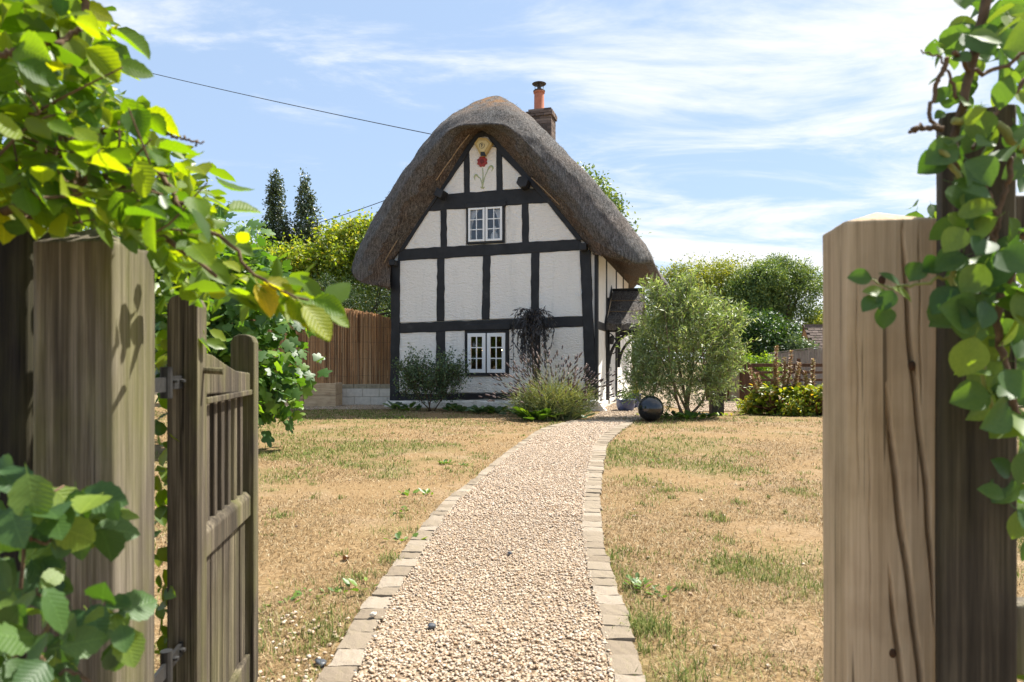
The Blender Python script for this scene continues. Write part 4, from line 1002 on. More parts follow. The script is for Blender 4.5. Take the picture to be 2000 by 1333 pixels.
# lamp bracket and hook on the wall
lb = house(empty('wall_lantern')); tag(lb, 'black iron scroll lantern bracket on the side wall under the porch', 'lantern')
sc_ = [(.03, 1.55, 1.95), (.20, 1.53, 1.85), (.30, 1.52, 1.62), (.26, 1.52, 1.42), (.16, 1.52, 1.38), (.13, 1.52, 1.45)]
MB().tube(spline(sc_, 20), .014, 6).build('scroll', M['iron'], lb, smooth=True)
MB().box(.02, .05, 1.50, 1.58, 1.55, 2.0).build('back_plate', M['iron'], lb, bevel=.006)
MB().lathe([(.0, 0), (.05, .01), (.065, .12), (.075, .16), (.03, .22), (.0, .24)], 8, (.17, 1.5, 1.62)).build('lantern_body', M['iron'], lb)
hk = gp(*Z2(1408, 297)); hook = house(MB().tube(spline([(hk[0] + .06, -.03, hk[1] + .12), (hk[0] + .07, -.05, hk[1] + .02), (hk[0] + .03, -.06, hk[1] - .04), (hk[0] - .05, -.06, hk[1] - .02), (hk[0] - .07, -.06, hk[1] + .03)], 14), .008, 6).build('wall_hook', M['white_paint'], smooth=True))
tag(hook, 'small white curled hook fixed beside the corner post', 'hook')

# overhead wires
def wire(name, a, b, sag, r, label):
    a, b = Vector(a), Vector(b); pts = []
    for k in range(25): u = k / 24; p = a.lerp(b, u); p.z -= sag * 4 * u * (1 - u); pts.append(p)
    tag(MB().tube(pts, r, 5).build(name, M['cable'], smooth=True), label, 'cable')
hp = gp(*Z1(905, 462), .05); hpw = Q + HX * hp[0] - HB * .05; hpw.z = hp[1]
wire('overhead_cable', at(100, 95, 24), hpw, .10, .011, 'thin black cable running through the sky to the gable peak')
wire('overhead_cable', at(560, 452, 26), at(770, 385, 21), .06, .012, 'short black cable passing behind the thatch above the golden tree')
# ------------------------------------------------------------------ gate posts, gate, fence by the entrance
def post_mesh(name, w, d, h, peak, m, parent=None, cracks=(), seed=0, round_=0.006, rough=0.0025, nf=44, nh=230):
    """square post with a weathered pyramid top; cracks: (points [(u 0..1 over the front face, z)], width, depth)"""
    per = []
    def side(a, b, n):
        for k in range(n): per.append((a[0] + (b[0]-a[0])*k/n, a[1] + (b[1]-a[1])*k/n))
    c = [(-w/2, -d/2), (w/2, -d/2), (w/2, d/2), (-w/2, d/2)]
    side(c[0], c[1], nf); side(c[1], c[2], nf // 2); side(c[2], c[3], nf // 4); side(c[3], c[0], nf // 2)
    per = np.array(per); n = len(per)
    # soften the arrises
    k4 = np.minimum(np.abs(np.abs(per[:, 0]) - w/2), np.abs(np.abs(per[:, 1]) - d/2)); corner = np.maximum(0, 1 - (w/2 - np.abs(per[:, 0]) + d/2 - np.abs(per[:, 1])) / (2.2*round_))
    per = per * (1 - corner[:, None] * round_ / (w * .75))
    zs = np.linspace(0, h, nh); V = np.empty((nh, n, 3)); V[..., :2] = per[None]; V[..., 2] = zs[:, None]
    nrm = np.zeros((n, 3)); fr_ = np.arange(n) < nf; nrm[fr_] = (0, -1, 0); nrm[nf:nf + nf//2] = (1, 0, 0); nrm[nf + nf//2:nf + nf//2 + nf//4] = (0, 1, 0); nrm[nf + nf//2 + nf//4:] = (-1, 0, 0)
    disp = (fbm(V * np.array([60, 60, 1.6]), 1.0, seed, 3) - .5) * 2 * rough + (fbm(V, 3.0, seed + 5, 2) - .5) * rough * 1.6
    for pts, cw, cd in cracks:
        P = np.array(pts); o = np.argsort(P[:, 1]); cu = np.interp(zs, P[o, 1], P[o, 0], left=-9, right=-9) + 0.006 * np.sin(zs * 34)
        tz = (zs - P[:, 1].min()) / (P[:, 1].max() - P[:, 1].min()); tap = np.clip(np.minimum(tz, 1 - tz) * 6, 0, 1)
        u = (per[:, 0] + w/2) / w
        gs_ = np.exp(-(((u[None] - cu[:, None]) * w) / (cw * (0.35 + .65*tap[:, None]))) ** 2) * tap[:, None] * fr_[None]
        disp = disp - cd * gs_
    V = V + nrm[None] * disp[..., None]
    top = V[-1].copy(); ringv = []
    for k, s in ((1, .985), (2, .5), (3, .03)):
        r = top.copy(); r[:, :2] *= s; r[:, 2] = h + peak * (1 - s) + (0.002 if k == 1 else 0) + (fbm(r, 30, seed, 2) - .5) * .004; ringv.append(r)
    V = np.concatenate([V, np.array(ringv)], 0); R_ = len(V)
    idx = np.arange(R_*n).reshape(R_, n); nx_ = np.roll(idx, -1, axis=1)
    fc = np.stack([idx[:-1], nx_[:-1], nx_[1:], idx[1:]], -1).reshape(-1, 4)
    return link(name, mesh_np(name, V, fc), m, parent)
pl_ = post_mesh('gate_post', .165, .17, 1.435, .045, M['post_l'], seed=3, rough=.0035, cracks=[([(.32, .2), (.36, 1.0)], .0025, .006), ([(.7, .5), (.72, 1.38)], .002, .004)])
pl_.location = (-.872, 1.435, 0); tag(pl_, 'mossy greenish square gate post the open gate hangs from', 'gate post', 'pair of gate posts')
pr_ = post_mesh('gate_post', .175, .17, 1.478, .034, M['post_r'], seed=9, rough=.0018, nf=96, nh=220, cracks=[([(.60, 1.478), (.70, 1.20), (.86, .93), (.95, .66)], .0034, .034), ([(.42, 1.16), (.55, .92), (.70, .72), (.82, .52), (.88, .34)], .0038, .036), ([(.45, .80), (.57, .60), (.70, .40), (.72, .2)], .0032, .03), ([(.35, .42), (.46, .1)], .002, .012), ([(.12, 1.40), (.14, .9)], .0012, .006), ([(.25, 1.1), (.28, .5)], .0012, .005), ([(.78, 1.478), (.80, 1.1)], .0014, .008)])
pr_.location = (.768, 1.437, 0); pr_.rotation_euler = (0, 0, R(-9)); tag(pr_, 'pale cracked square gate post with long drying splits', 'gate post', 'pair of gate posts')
for u, z in ((-.02, 1.36), (.035, 1.19), (.0, .62)):
    k_ = MB().lathe([(0, -.004), (.006, -.003), (.0075, 0), (.005, .0022), (0, .003)], 12).build('knot', M['brown_fence'], pr_, smooth=True)
    k_.rotation_euler = (R(90), 0, 0); k_.location = (u, -.0855, z); k_.scale = (.9, 1.3, 1)
st = empty('entrance_fence', (.85, 1.255, 0), 0, 'dark stained fence post with two rails carrying the climber', 'fence')
dp = post_mesh('post', .115, .105, 1.645, .004, M['post_dark'], st, seed=14, rough=.003, nf=30, nh=120); dp.rotation_euler = (0, 0, R(-28))
for z0, z1 in ((1.43, 1.505), (.62, .75)): MB().box(.055, 1.1, .0, .05, z0, z1).build('rail', M['post_dark'] if z0 > 1 else M['post_l'], st, bevel=.005)
sf_ = empty('side_fence', (-1.17, 1.60, 0), 0, 'near-black fence post half hidden behind the mossy gate post', 'fence')
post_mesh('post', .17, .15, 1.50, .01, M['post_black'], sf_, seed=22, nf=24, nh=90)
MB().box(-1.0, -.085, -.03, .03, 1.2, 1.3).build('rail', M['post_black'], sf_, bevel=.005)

gd = Vector((-.104, .70, 0)); gate = empty('garden_gate', (-.807, 1.75, 0), math.atan2(gd.y, gd.x), 'open weathered wooden garden gate with slatted top and boarded lower half', 'gate')
GL = gd.length
def stile(x0, x1, y0, y1, z0, z1):
    r_ = .028; w_ = y1 - y0
    prof = [(y0, z0), (y1, z0), (y1, z1 - r_), (y1 - r_*.3, z1 - r_*.3), (y1 - r_, z1), (y0 + r_, z1), (y0 + r_*.3, z1 - r_*.3), (y0, z1 - r_)]
    n = len(prof); mb = MB().add([(x0, y, z) for y, z in prof] + [(x1, y, z) for y, z in prof], [tuple(range(n-1, -1, -1)), tuple(range(n, 2*n))] + [(i, (i+1) % n, (i+1) % n + n, i+n) for i in range(n)])
    return mb.build('stile', M['gate_wood'], gate, bevel=.004)
stile(0, .085, 0, .074, .06, 1.37); stile(GL - .07, GL + .005, 0, .078, .06, 1.292)
tr_ = [(.085, 1.225), (.19, 1.216), (.32, 1.19), (.45, 1.168), (GL - .07, 1.158)]
MB().prism([(.085, 1.108)] + [(GL - .07, 1.09)] + tr_[::-1], .012, .062).build('top_rail', M['gate_wood'], gate, bevel=.005)
MB().box(.10, GL - .08, .002, .0115, 1.082, 1.100).build('bead', M['gate_wood'], gate, bevel=.003)
mr_ = MB().prism([(.010, .66), (.062, .66), (.062, .728), (.048, .746), (.024, .746), (.010, .728)], 0, 1)
mr_.v = [(.085 + y * (GL - .155), x, z) for x, y, z in mr_.v]; mr_.f = [f_[::-1] for f_ in mr_.f]; mr_.build('middle_rail', M['gate_wood'], gate, bevel=.004)
MB().box(.085, GL - .07, .012, .062, .08, .18).build('bottom_rail', M['gate_wood'], gate, bevel=.005)
for k in range(7):
    x0 = .10 + k * .0765; MB().box(x0, x0 + random.uniform(.030, .038), .026, .050, .744, 1.108).build('slat', M['gate_board'], gate, bevel=.004)
for k in range(8):
    x0 = .087 + k * .0685; MB().box(x0, x0 + .0660, .028 + random.uniform(-.004, .004), .050, .179, .662).build('board', M['gate_board'], gate, bevel=.006)
for k in range(8):
    x0 = .087 + k * .0685; MB().box(x0, x0 + .0660, .063, .073, .06, .70).build('board', M['gate_board'], gate, bevel=.004)
MB().tube([(.055, -.001, 1.175), (.055, -.05, 1.172)], .009, 8).build('peg', M['gate_wood'], gate)
for z in (1.13, .45):
    hg = MB().box(-.10, .08, .034, .042, z, z + .032); hg.lathe([(0, -.02), (.014, -.02), (.014, .055), (0, .055)], 12, (-.11, .038, z)); hg.box(-.235, -.12, .034, .042, z - .004, z + .030)
    for q in range(3): hg.lathe([(0, 0), (.009, 0), (.009, .006), (0, .009)], 8, (.03 - q*.05, .030, z + .016))
    hg.build('hinge', M['iron'], gate)
MB().box(GL + .005, GL + .05, .03, .045, 1.06, 1.09).build('latch', M['iron'], gate, bevel=.004)

# ------------------------------------------------------------------ big leaves close to the lens
def pleat_leaf(name, m, L=11, C=5, wid=.33, pleat=.018, cup=.10, tipk=.85, seed=0, serr=.05):
    rg = np.random.default_rng(seed); V = []
    for i in range(L):
        u = i / (L - 1); w = wid * max(0, math.sin(math.pi * min(u ** tipk, 1))) ** .75 + (.004 if i in (0, L-1) else 0)
        for j in range(C):
            q = (j / (C-1) - .5) * 2; e = 1 + (serr if i % 2 else -serr) * (abs(q) > .9)
            V.append((u + .05*abs(q)*(1-u), q * w * e, cup * w * q * q * 2 + (pleat if i % 2 else -pleat) * abs(q) - .16 * u * u + rg.normal() * .006))
    F_ = [(i*C+j, (i+1)*C+j, (i+1)*C+j+1, i*C+j+1) for i in range(L-1) for j in range(C-1)]
    V += [(-.16, -.008, .02), (-.16, .008, .02), (0.02, .010, .0), (.02, -.010, .0)]; b = L*C; F_.append((b, b+3, b+2, b+1))
    me = mesh_np(name, V, [f_ for f_ in F_], True); me.materials.append(m); return me
def leaf_objs(meshes, pos, dirs, nrm, size, parent):
    X = unit(np.asarray(dirs, float)); n = np.asarray(nrm, float); Zv = unit(n - X * (n * X).sum(1, keepdims=True)); Yv = np.cross(Zv, X); inv = np.array(parent.location)
    for i in range(len(pos)):
        o = bpy.data.objects.new('leaf', meshes[i % len(meshes)]); COL.objects.link(o); o.parent = parent
        s = float(size[i]); p = pos[i] - inv
        o.matrix_local = Matrix([[X[i][0]*s, Yv[i][0]*s, Zv[i][0]*s, p[0]], [X[i][1]*s, Yv[i][1]*s, Zv[i][1]*s, p[1]], [X[i][2]*s, Yv[i][2]*s, Zv[i][2]*s, p[2]], [0, 0, 0, 1]])
def pix_points(n, poly, ya, yb):
    """points inside an outline of the view, given real depths between ya and yb"""
    poly = np.array(poly, float); mn, mx = poly.min(0), poly.max(0); P = np.zeros((0, 2))
    while len(P) < n:
        c = RNG.uniform(mn, mx, (n*3, 2)); P = np.vstack([P, c[inside(c[:, 0], c[:, 1], poly)]])
    P = P[:n]; Y = RNG.uniform(ya, yb, n)
    return np.stack([(P[:, 0] - CX) / F * Y, Y, EYE + (HY - P[:, 1]) / F * Y], -1)
def branch(name, pix, r0, r1, m, parent, n=26):
    P = spline([at(*p) for p in pix], n) - np.array(parent.location); P += RNG.normal(size=P.shape) * .002
    return MB().tube(P, np.linspace(r0, r1, n), 7).build(name, m, parent, smooth=True)
HB_M = [pleat_leaf('hornbeam_leaf', M['hornbeam'], seed=i, wid=.30 + .03*i, cup=.04 + .08*i, pleat=.006) for i in range(4)]
hedge = empty('hornbeam_hedge', (-1.3, 1.4, 0), 0, 'bright backlit hornbeam hedge overhanging the mossy gate post', 'hedge')
OUT = [(-230,-60),(185,-60),(210,50),(262,95),(215,150),(300,215),(300,265),(370,300),(430,340),(415,375),(470,400),(440,450),(490,500),(450,545),(410,560),(400,590),(335,565),(312,490),(190,440),(60,445),(-230,440)]
CORE = [(-230,-60),(150,-60),(170,120),(230,200),(260,290),(360,340),(400,420),(400,520),(330,540),(300,470),(180,430),(-230,430)]
SPRAY = [(440,520),(520,535),(580,560),(640,605),(600,612),(520,590),(440,570)]
pos = np.vstack([pix_points(200, OUT, 1.0, 1.35), pix_points(80, CORE, .92, 1.15), pix_points(16, SPRAY, 1.08, 1.20)])
n = len(pos)
dirs = unit(np.array([.55, -.1, -.25]) + RNG.normal(size=(n, 3)) * np.array([.7, .6, .55])); nrm = unit(np.array([.15, -.45, .85]) + RNG.normal(size=(n, 3)) * .6)
size = RNG.uniform(.038, .072, n); size[-16:] = RNG.uniform(.05, .075, 16)
dirs[-16:] = unit(np.array([.8, -.05, -.5]) + RNG.normal(size=(16, 3)) * .25)
leaf_objs(HB_M, pos, dirs, nrm, size, hedge)
pm = np.vstack([pix_points(900, CORE, 1.45, 2.3), pix_points(260, [(-200,440),(60,440),(62,1333),(-200,1333)], 1.75, 2.3), pix_points(150, [(300,520),(420,520),(415,680),(330,640),(322,1280),(308,1280)], 1.75, 2.0), pix_points(420, OUT, 1.3, 1.9), pix_points(520, CORE, 1.0, 1.4), pix_points(45, SPRAY + [(430,440)], 1.12, 1.4)])
n = len(pm); leaf_mass('foliage', M['hornbeam_mass'], OVAL, rel(pm, hedge), unit(np.array([.4, -.1, -.3]) + RNG.normal(size=(n, 3)) * .7), unit(np.array([.1, -.5, .8]) + RNG.normal(size=(n, 3)) * .6), .056, hedge)['kind'] = 'stuff'
for pix, r0, r1 in (([(-60,400,1.25),(70,410,1.22),(190,385,1.2),(300,400,1.18),(360,395,1.16)], .013, .004), ([(80,440,1.4),(120,400,1.35),(230,425,1.2),(330,470,1.15),(425,540,1.1)], .012, .003),
                    ([(90,90,1.1),(150,40,1.1),(170,-20,1.1)], .007, .006), ([(60,440,1.5),(60,380,1.4),(110,300,1.3),(200,260,1.2),(330,240,1.2)], .016, .004), ([(-20,330,1.2),(80,360,1.15),(170,350,1.12),(260,330,1.1),(330,350,1.1)], .008, .002),
                    ([(200,400,1.2),(300,330,1.2),(360,420,1.15),(440,470,1.12),(500,540,1.12),(600,590,1.12)], .006, .002), ([(-20,420,1.05),(60,400,1.04),(130,375,1.06),(160,330,1.1),(200,300,1.1)], .008, .003),
                    ([(100,420,1.1),(180,330,1.1),(190,260,1.12)], .005, .003), ([(0,110,1.0),(90,90,1.02),(160,60,1.05)], .005, .004), ([(320,260,1.2),(370,275,1.2),(395,280,1.2)], .003, .0015)):
    branch('branch', pix, r0, r1, M['twig'], hedge)
for k in range(46):
    a_, = pix_points(1, [(-60,200),(150,230),(300,330),(390,420),(380,500),(300,440),(-60,440)], 1.0, 1.35); d_ = unit(np.array([RNG.normal() + .5, RNG.normal() * .4, RNG.normal() * .6])) * RNG.uniform(.06, .2)
    MB().tube(rel(limb(a_, a_ + d_, .35, 9), hedge), np.linspace(.0028, .0012, 9), 5).build('branch', M['twig'], hedge)
shoot = empty('hornbeam_shoot', (-.95, 1.0, 0), 0, 'dark pleated hornbeam leaves growing low in front of the mossy gate post', 'hedge')
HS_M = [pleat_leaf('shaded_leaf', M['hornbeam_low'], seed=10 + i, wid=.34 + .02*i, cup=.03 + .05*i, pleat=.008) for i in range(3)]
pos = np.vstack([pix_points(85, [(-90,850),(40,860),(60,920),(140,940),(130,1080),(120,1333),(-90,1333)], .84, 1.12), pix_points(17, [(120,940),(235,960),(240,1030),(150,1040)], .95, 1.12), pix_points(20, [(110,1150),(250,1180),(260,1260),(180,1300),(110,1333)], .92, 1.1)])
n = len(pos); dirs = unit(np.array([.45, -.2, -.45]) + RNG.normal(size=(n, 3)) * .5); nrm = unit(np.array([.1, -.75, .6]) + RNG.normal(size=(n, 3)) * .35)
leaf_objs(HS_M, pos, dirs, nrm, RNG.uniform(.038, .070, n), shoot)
for pix in ([(100,1333,.9),(75,1260,.9),(105,1190,.9),(70,1150,.92)], [(-20,1055,.88),(40,1050,.88),(95,1060,.9)], [(60,1333,.95),(140,1310,.95),(180,1330,.95)], [(20,1333,1.0),(40,1150,1.0),(60,1000,1.0),(130,950,1.05)]): branch('stem', pix, .0035, .002, M['twig'], shoot, 16)

# climber on the dark post
hs = empty('honeysuckle', (.95, 1.25, 0), 0, 'honeysuckle with round leaves twining up the dark entrance post', 'climber')
HO = [pleat_leaf('round_leaf', M['honeysuckle'], 7, 5, .34 + .05*i, 0.004, .10 + .06*i, .95, 30 + i, 0) for i in range(3)]
stems = [([(1935,-30,1.13),(1905,90,1.13),(1880,200,1.12),(1862,290,1.12),(1885,330,1.1)], .0085, .006, 'twig'), ([(2060,330,1.2),(1985,280,1.12),(1930,235,1.11),(1860,232,1.1)], .009, .006, 'green_stem'),
         ([(1835,285,1.08),(1860,330,1.08),(1895,390,1.08),(1912,440,1.09)], .0045, .004, 'green_stem'), ([(1905,330,1.08),(1930,380,1.08),(1940,420,1.08),(1935,470,1.09)], .004, .003, 'twig'),
         ([(1972,310,1.1),(1965,360,1.1),(1950,420,1.1),(1945,480,1.1)], .0045, .004, 'twig'), ([(1868,470,1.07),(1862,540,1.07),(1880,600,1.07),(1905,670,1.07),(1920,740,1.08),(1935,800,1.1)], .0045, .003, 'green_stem'),
         ([(1860,540,1.07),(1810,552,1.08),(1760,560,1.1),(1730,562,1.12),(1695,540,1.14)], .003, .0014, 'green_stem'), ([(1980,520,1.1),(1950,600,1.1),(1960,700,1.1),(1990,820,1.1)], .007, .005, 'twig'),
         ([(1840,250,1.1),(1800,250,1.1),(1775,260,1.1)], .005, .003, 'twig'), ([(1850,110,1.1),(1830,170,1.1),(1815,230,1.1),(1845,250,1.1)], .004, .003, 'twig'), ([(1870,190,1.1),(1840,120,1.1),(1800,100,1.1)], .003, .0012, 'twig'),
         ([(1860,100,1.1),(1905,140,1.12),(1960,130,1.12),(2020,90,1.12)], .004, .003, 'twig'), ([(2010,150,1.12),(1960,200,1.12),(1900,290,1.1)], .004, .003, 'twig')]
for s_ in stems: branch('stem', s_[0], s_[1], s_[2], M[s_[3]], hs, 20)
L_P = []; L_S = []
def lp(n, poly, ya, yb, a, b): L_P.append(pix_points(n, poly, ya, yb)); L_S.append(RNG.uniform(a, b, n))
lp(62, [(1885,430),(2010,400),(2010,820),(1965,830),(1900,690),(1870,560)], 1.0, 1.16, .045, .075)
lp(16, [(1845,250),(1900,240),(1915,430),(1880,480),(1840,330)], 1.02, 1.12, .038, .062)
lp(70, [(1855,-20),(2020,-20),(2020,330),(1930,300),(1880,160)], 1.05, 1.5, .038, .068)
lp(26, [(1955,760),(2010,740),(2010,1060),(1960,1010)], 1.05, 1.4, .04, .07)
lp(34, [(1965,330),(2030,330),(2030,900),(1968,760)], 1.5, 2.1, .05, .075)
lp(12, [(1815,60),(1880,90),(1860,240),(1800,230)], 1.1, 1.3, .02, .04)
lp(5, [(1770,400),(1830,395),(1835,420),(1775,425)], 1.55, 1.7, .04, .06)
lp(6, [(1940,1280),(2000,1270),(2000,1333),(1940,1333)], 1.3, 1.5, .03, .045)
pos = np.vstack(L_P); size = np.concatenate(L_S); n = len(pos)
leaf_objs(HO, pos, unit(np.array([-.2, -.2, -.45]) + RNG.normal(size=(n, 3)) * .6), unit(np.array([-.1, -.75, .5]) + RNG.normal(size=(n, 3)) * .45), size, hs)
sp = np.array([at(*p) for p in ((1760,560,1.09),(1745,566,1.09),(1800,532,1.08),(1735,575,1.10),(1720,580,1.1),(1722,595,1.1),(1740,560,1.1),(1705,545,1.12),(1775,552,1.09))])
leaf_objs(HO, sp, np.array([(-.6,0,.5),(-.5,-.1,-.7),(.8,0,.5),(-.9,0,.2),(-.8,-.2,-.5),(.1,-.1,-1),(.8,-.2,-.5),(-.9,0,.1),(.5,0,.8)]), unit(np.array([0, -.8, .5]) + RNG.normal(size=(9, 3)) * .2), np.full(9, .04), hs)
# ------------------------------------------------------------------ garden plants
def shoot_pts(blobs, n, per, length, up=0.5, spread=0.012, bias=0.4):
    """leaves set along short shoots that leave the crown outwards and upwards"""
    p0, _, _ = crown(blobs, n, 1, 0.0, bias); B = np.array(blobs, float); c = B[:, :3].mean(0)
    d = unit(unit(p0 - c) * .6 + np.array([0, 0, up]) + RNG.normal(size=(n, 3)) * .35)
    L_ = length * RNG.uniform(.6, 1.3, n)
    k = np.tile(np.linspace(0, 1, per), n); P = np.repeat(p0, per, 0) + np.repeat(d * L_[:, None], per, 0) * k[:, None] + RNG.normal(size=(n*per, 3)) * spread
    D = np.repeat(d, per, 0); dirs = unit(D * .55 + rdir(n*per)); nrm = unit(np.array([0, 0, .7]) + rdir(n*per))
    return P, dirs, nrm, p0, d, L_
def stems_mesh(p0, d, L_, r=.004, drop=None):
    tv = [(0,-1,-.6),(0,1,-.6),(0,0,1.1),(1,0,0)]; n = len(p0); parts_ = []
    X = d; A_ = unit(np.cross(d, rdir(n))); B_ = np.cross(X, A_)
    V = np.stack([p0 - A_*r - B_*r*.6, p0 + A_*r - B_*r*.6, p0 + B_*r*1.1, p0 + X * L_[:, None]], 1).reshape(-1, 3)
    f_ = np.array([(0,1,3),(1,2,3),(2,0,3)]); return V, (f_[None] + (np.arange(n)*4)[:, None, None]).reshape(-1, 3)
# fig tree
def fig_leaf(name, m, seed):
    rg = np.random.default_rng(seed); pts = [(0, 0, 0)]
    n = 22
    for k in range(n):
        a = -math.pi * .86 + 2 * math.pi * .86 * k / (n-1); lob = .30 + .22 * abs(math.cos(a * 2.5 / 1.0)) ** 1.5 * (1.25 if abs(a) < .6 else 1)
        r_ = lob * (1.0 + rg.normal() * .04); pts.append((.42 + r_ * math.cos(a), r_ * math.sin(a) * 1.05, -.25 * (r_*math.sin(a))**2 - .18*max(0, r_*math.cos(a)) ** 2 + rg.normal() * .015))
    pts.append((.42, 0, .03)); c = len(pts) - 1
    f_ = [(c, i, i+1) for i in range(1, n)] + [(c, n, 0), (c, 0, 1)]
    me = mesh_np(name, pts, f_, True); me.materials.append(m); return me
fig = empty('fig_tree', (-4.2, 9.6, 0), 0, 'fig tree with broad lobed glossy leaves behind the open gate', 'tree')
FB = [(-4.1,9.5,1.8,1.15,1.1,1.15), (-3.5,9.2,1.3,.72,.7,.8), (-4.6,9.7,2.6,.9,.9,.85), (-3.65,9.3,2.25,.55,.6,.5), (-3.35,9.0,.75,.5,.5,.4), (-5.4,9.8,2.0,1.2,1.0,1.3)]
P, D, Nn = crown(FB, 90, 5, .13, .25, .5)
FG = [fig_leaf('fig_leaf', M['fig'], i) for i in range(4)]
fr_ = (P[:, 1] < 9.6); order = np.argsort(-(P[:, 0] - .6 * P[:, 1]))[:290]
leaf_objs(FG, P[order], D[order], unit(Nn[order] + np.array([.15, -.5, .5])), RNG.uniform(.14, .24, 290), fig)
P, D, Nn = crown(FB, 420, 6, .12, .45, .5); v_, f_ = np.array([q.co for q in FG[0].vertices]), np.array([list(q.vertices) for q in FG[0].polygons])
sv, sf = scatter(v_, f_, rel(P, fig), D, unit(Nn + np.array([.1, -.3, .6])), RNG.uniform(.13, .22, len(P))); tag(link('crown', mesh_np('crown', sv, sf, True), M['fig_mass'], fig), kind='stuff')
tk = MB()
for e in FB: 
    tk.tube(limb((0, 0, 0), np.array(e[:3]) - np.array(fig.location), .15), np.linspace(.055, .018, 10), 7)
tk.build('trunk', M['pale_bark'], fig, smooth=True)

# large willowy shrub by the porch
ol = empty('willowy_shrub', (3.72, 14.55, 0), 0, 'big grey green willowy shrub with bare stems beside the porch', 'shrub')
OB = [(3.6,14.5,1.7,.85,.8,.85), (3.28,14.4,2.2,.36,.4,.5), (3.0,14.4,2.5,.2,.25,.28), (3.7,14.5,2.65,.25,.3,.22), (4.75,14.6,2.0,.2,.25,.2), (3.85,14.5,2.25,.5,.5,.40), (4.4,14.6,1.85,.42,.5,.5), (2.85,14.4,1.25,.36,.4,.6), (4.45,14.5,1.25,.42,.5,.5), (3.05,14.2,.75,.6,.5,.6), (4.05,14.4,.75,.65,.5,.5), (2.8,14.3,.85,.3,.3,.4)]
P, D, Nn, p0, d0, L0 = shoot_pts(OB, 1900, 13, .34, .75, .014, .5)
leaf_mass('crown', M['olive'], LANCE, rel(P, ol), D, Nn, .105, ol)['kind'] = 'stuff'
sv, sf = stems_mesh(p0 - np.array(ol.location), d0, L0); tag(link('twig_mass', mesh_np('twig_mass', sv, sf), M['pale_bark'], ol), kind='stuff')
for (tx, ty, tz), r_ in (((-.75, -.2, 1.6), .035), ((-.35, -.25, 2.0), .045), ((.1, -.1, 1.9), .04), ((.55, .05, 1.6), .035), ((-.9, 0, 1.0), .025), ((.25, -.3, 1.5), .03), ((-.55, -.35, 2.3), .028)):
    MB().tube(limb((RNG.uniform(-.15, .15), RNG.uniform(-.1, .1), 0), (tx, ty, tz), .18, 14), np.linspace(r_, .010, 14), 7).build('stem', M['pale_bark'], ol, smooth=True)

# low shrub against the gable
sb = empty('leafy_shrub', (-1.95, 16.25, 0), 0, 'loose dark green small leaved shrub against the white gable panels', 'shrub')
SB = [(-1.95,16.25,.6,.62,.45,.5), (-2.35,16.2,.65,.35,.35,.5), (-1.5,16.2,.7,.38,.35,.42)]
P, D, Nn, p0, d0, L0 = shoot_pts(SB, 430, 15, .46, 1.2, .025, .6)
leaf_mass('crown', M['shrub'], DIAMOND, rel(P, sb), D, Nn, .062, sb)['kind'] = 'stuff'
sv, sf = stems_mesh(p0 - np.array(sb.location), d0, L0, .005); tag(link('twig_mass', mesh_np('twig_mass', sv, sf), M['twig'], sb), kind='stuff')
tk = MB()
for e in SB + [(-2.2,16.3,1.0), (-1.7,16.2,1.0)]: tk.tube(limb((RNG.uniform(-.1, .1), 0, 0), np.array(e[:3]) - np.array(sb.location), .2), np.linspace(.018, .006, 10), 6)
tk.build('stem', M['twig'], sb, smooth=True)

# dark weeping shrub in front of the gable stud
dw = empty('weeping_shrub', (.52, 15.95, 0), 0, 'weeping purple black feathery shrub in front of the gable', 'shrub')
tipx = .42; parts_ = []; Pd, Dd = [], []
for k in range(38):
    a = RNG.random() * 6.283; r_ = RNG.uniform(.1, .52); top = np.array([.42 + RNG.normal() * .06, 15.95, RNG.uniform(2.1, 2.38)]); out = np.array([math.cos(a) * r_, math.sin(a) * r_ * .6, 0])
    zend = RNG.uniform(.9, 1.9); pts = spline([top - (0, 0, .2), top + out * .5 + (0, 0, .06), top + out + (0, 0, -.22), np.array([.42 + out[0]*1.05, 15.95 + out[1]*1.05, zend])], 22)
    parts_.append(pts); Pd.append(np.repeat(pts[4:], 3, 0)); Dd.append(np.repeat(np.gradient(pts, axis=0)[4:], 3, 0))
Pd = np.vstack(Pd); Dd = unit(np.vstack(Dd)); n = len(Pd)
leaf_mass('crown', M['black_leaf'], LANCE, rel(Pd + RNG.normal(size=Pd.shape) * .015, dw), unit(Dd + RNG.normal(size=(n, 3)) * .5 + np.array([0, 0, -.3])), rdir(n), .12, dw)['kind'] = 'stuff'
tk = MB()
for pts in parts_: tk.tube(rel(pts, dw), .005, 4)
tk.build('branch', M['iron'], dw); MB().tube(rel(limb((.56, 15.98, 0), (.42, 15.95, 2.2), .1), dw), np.linspace(.04, .02, 10), 7).build('trunk', M['bark'], dw, smooth=True)

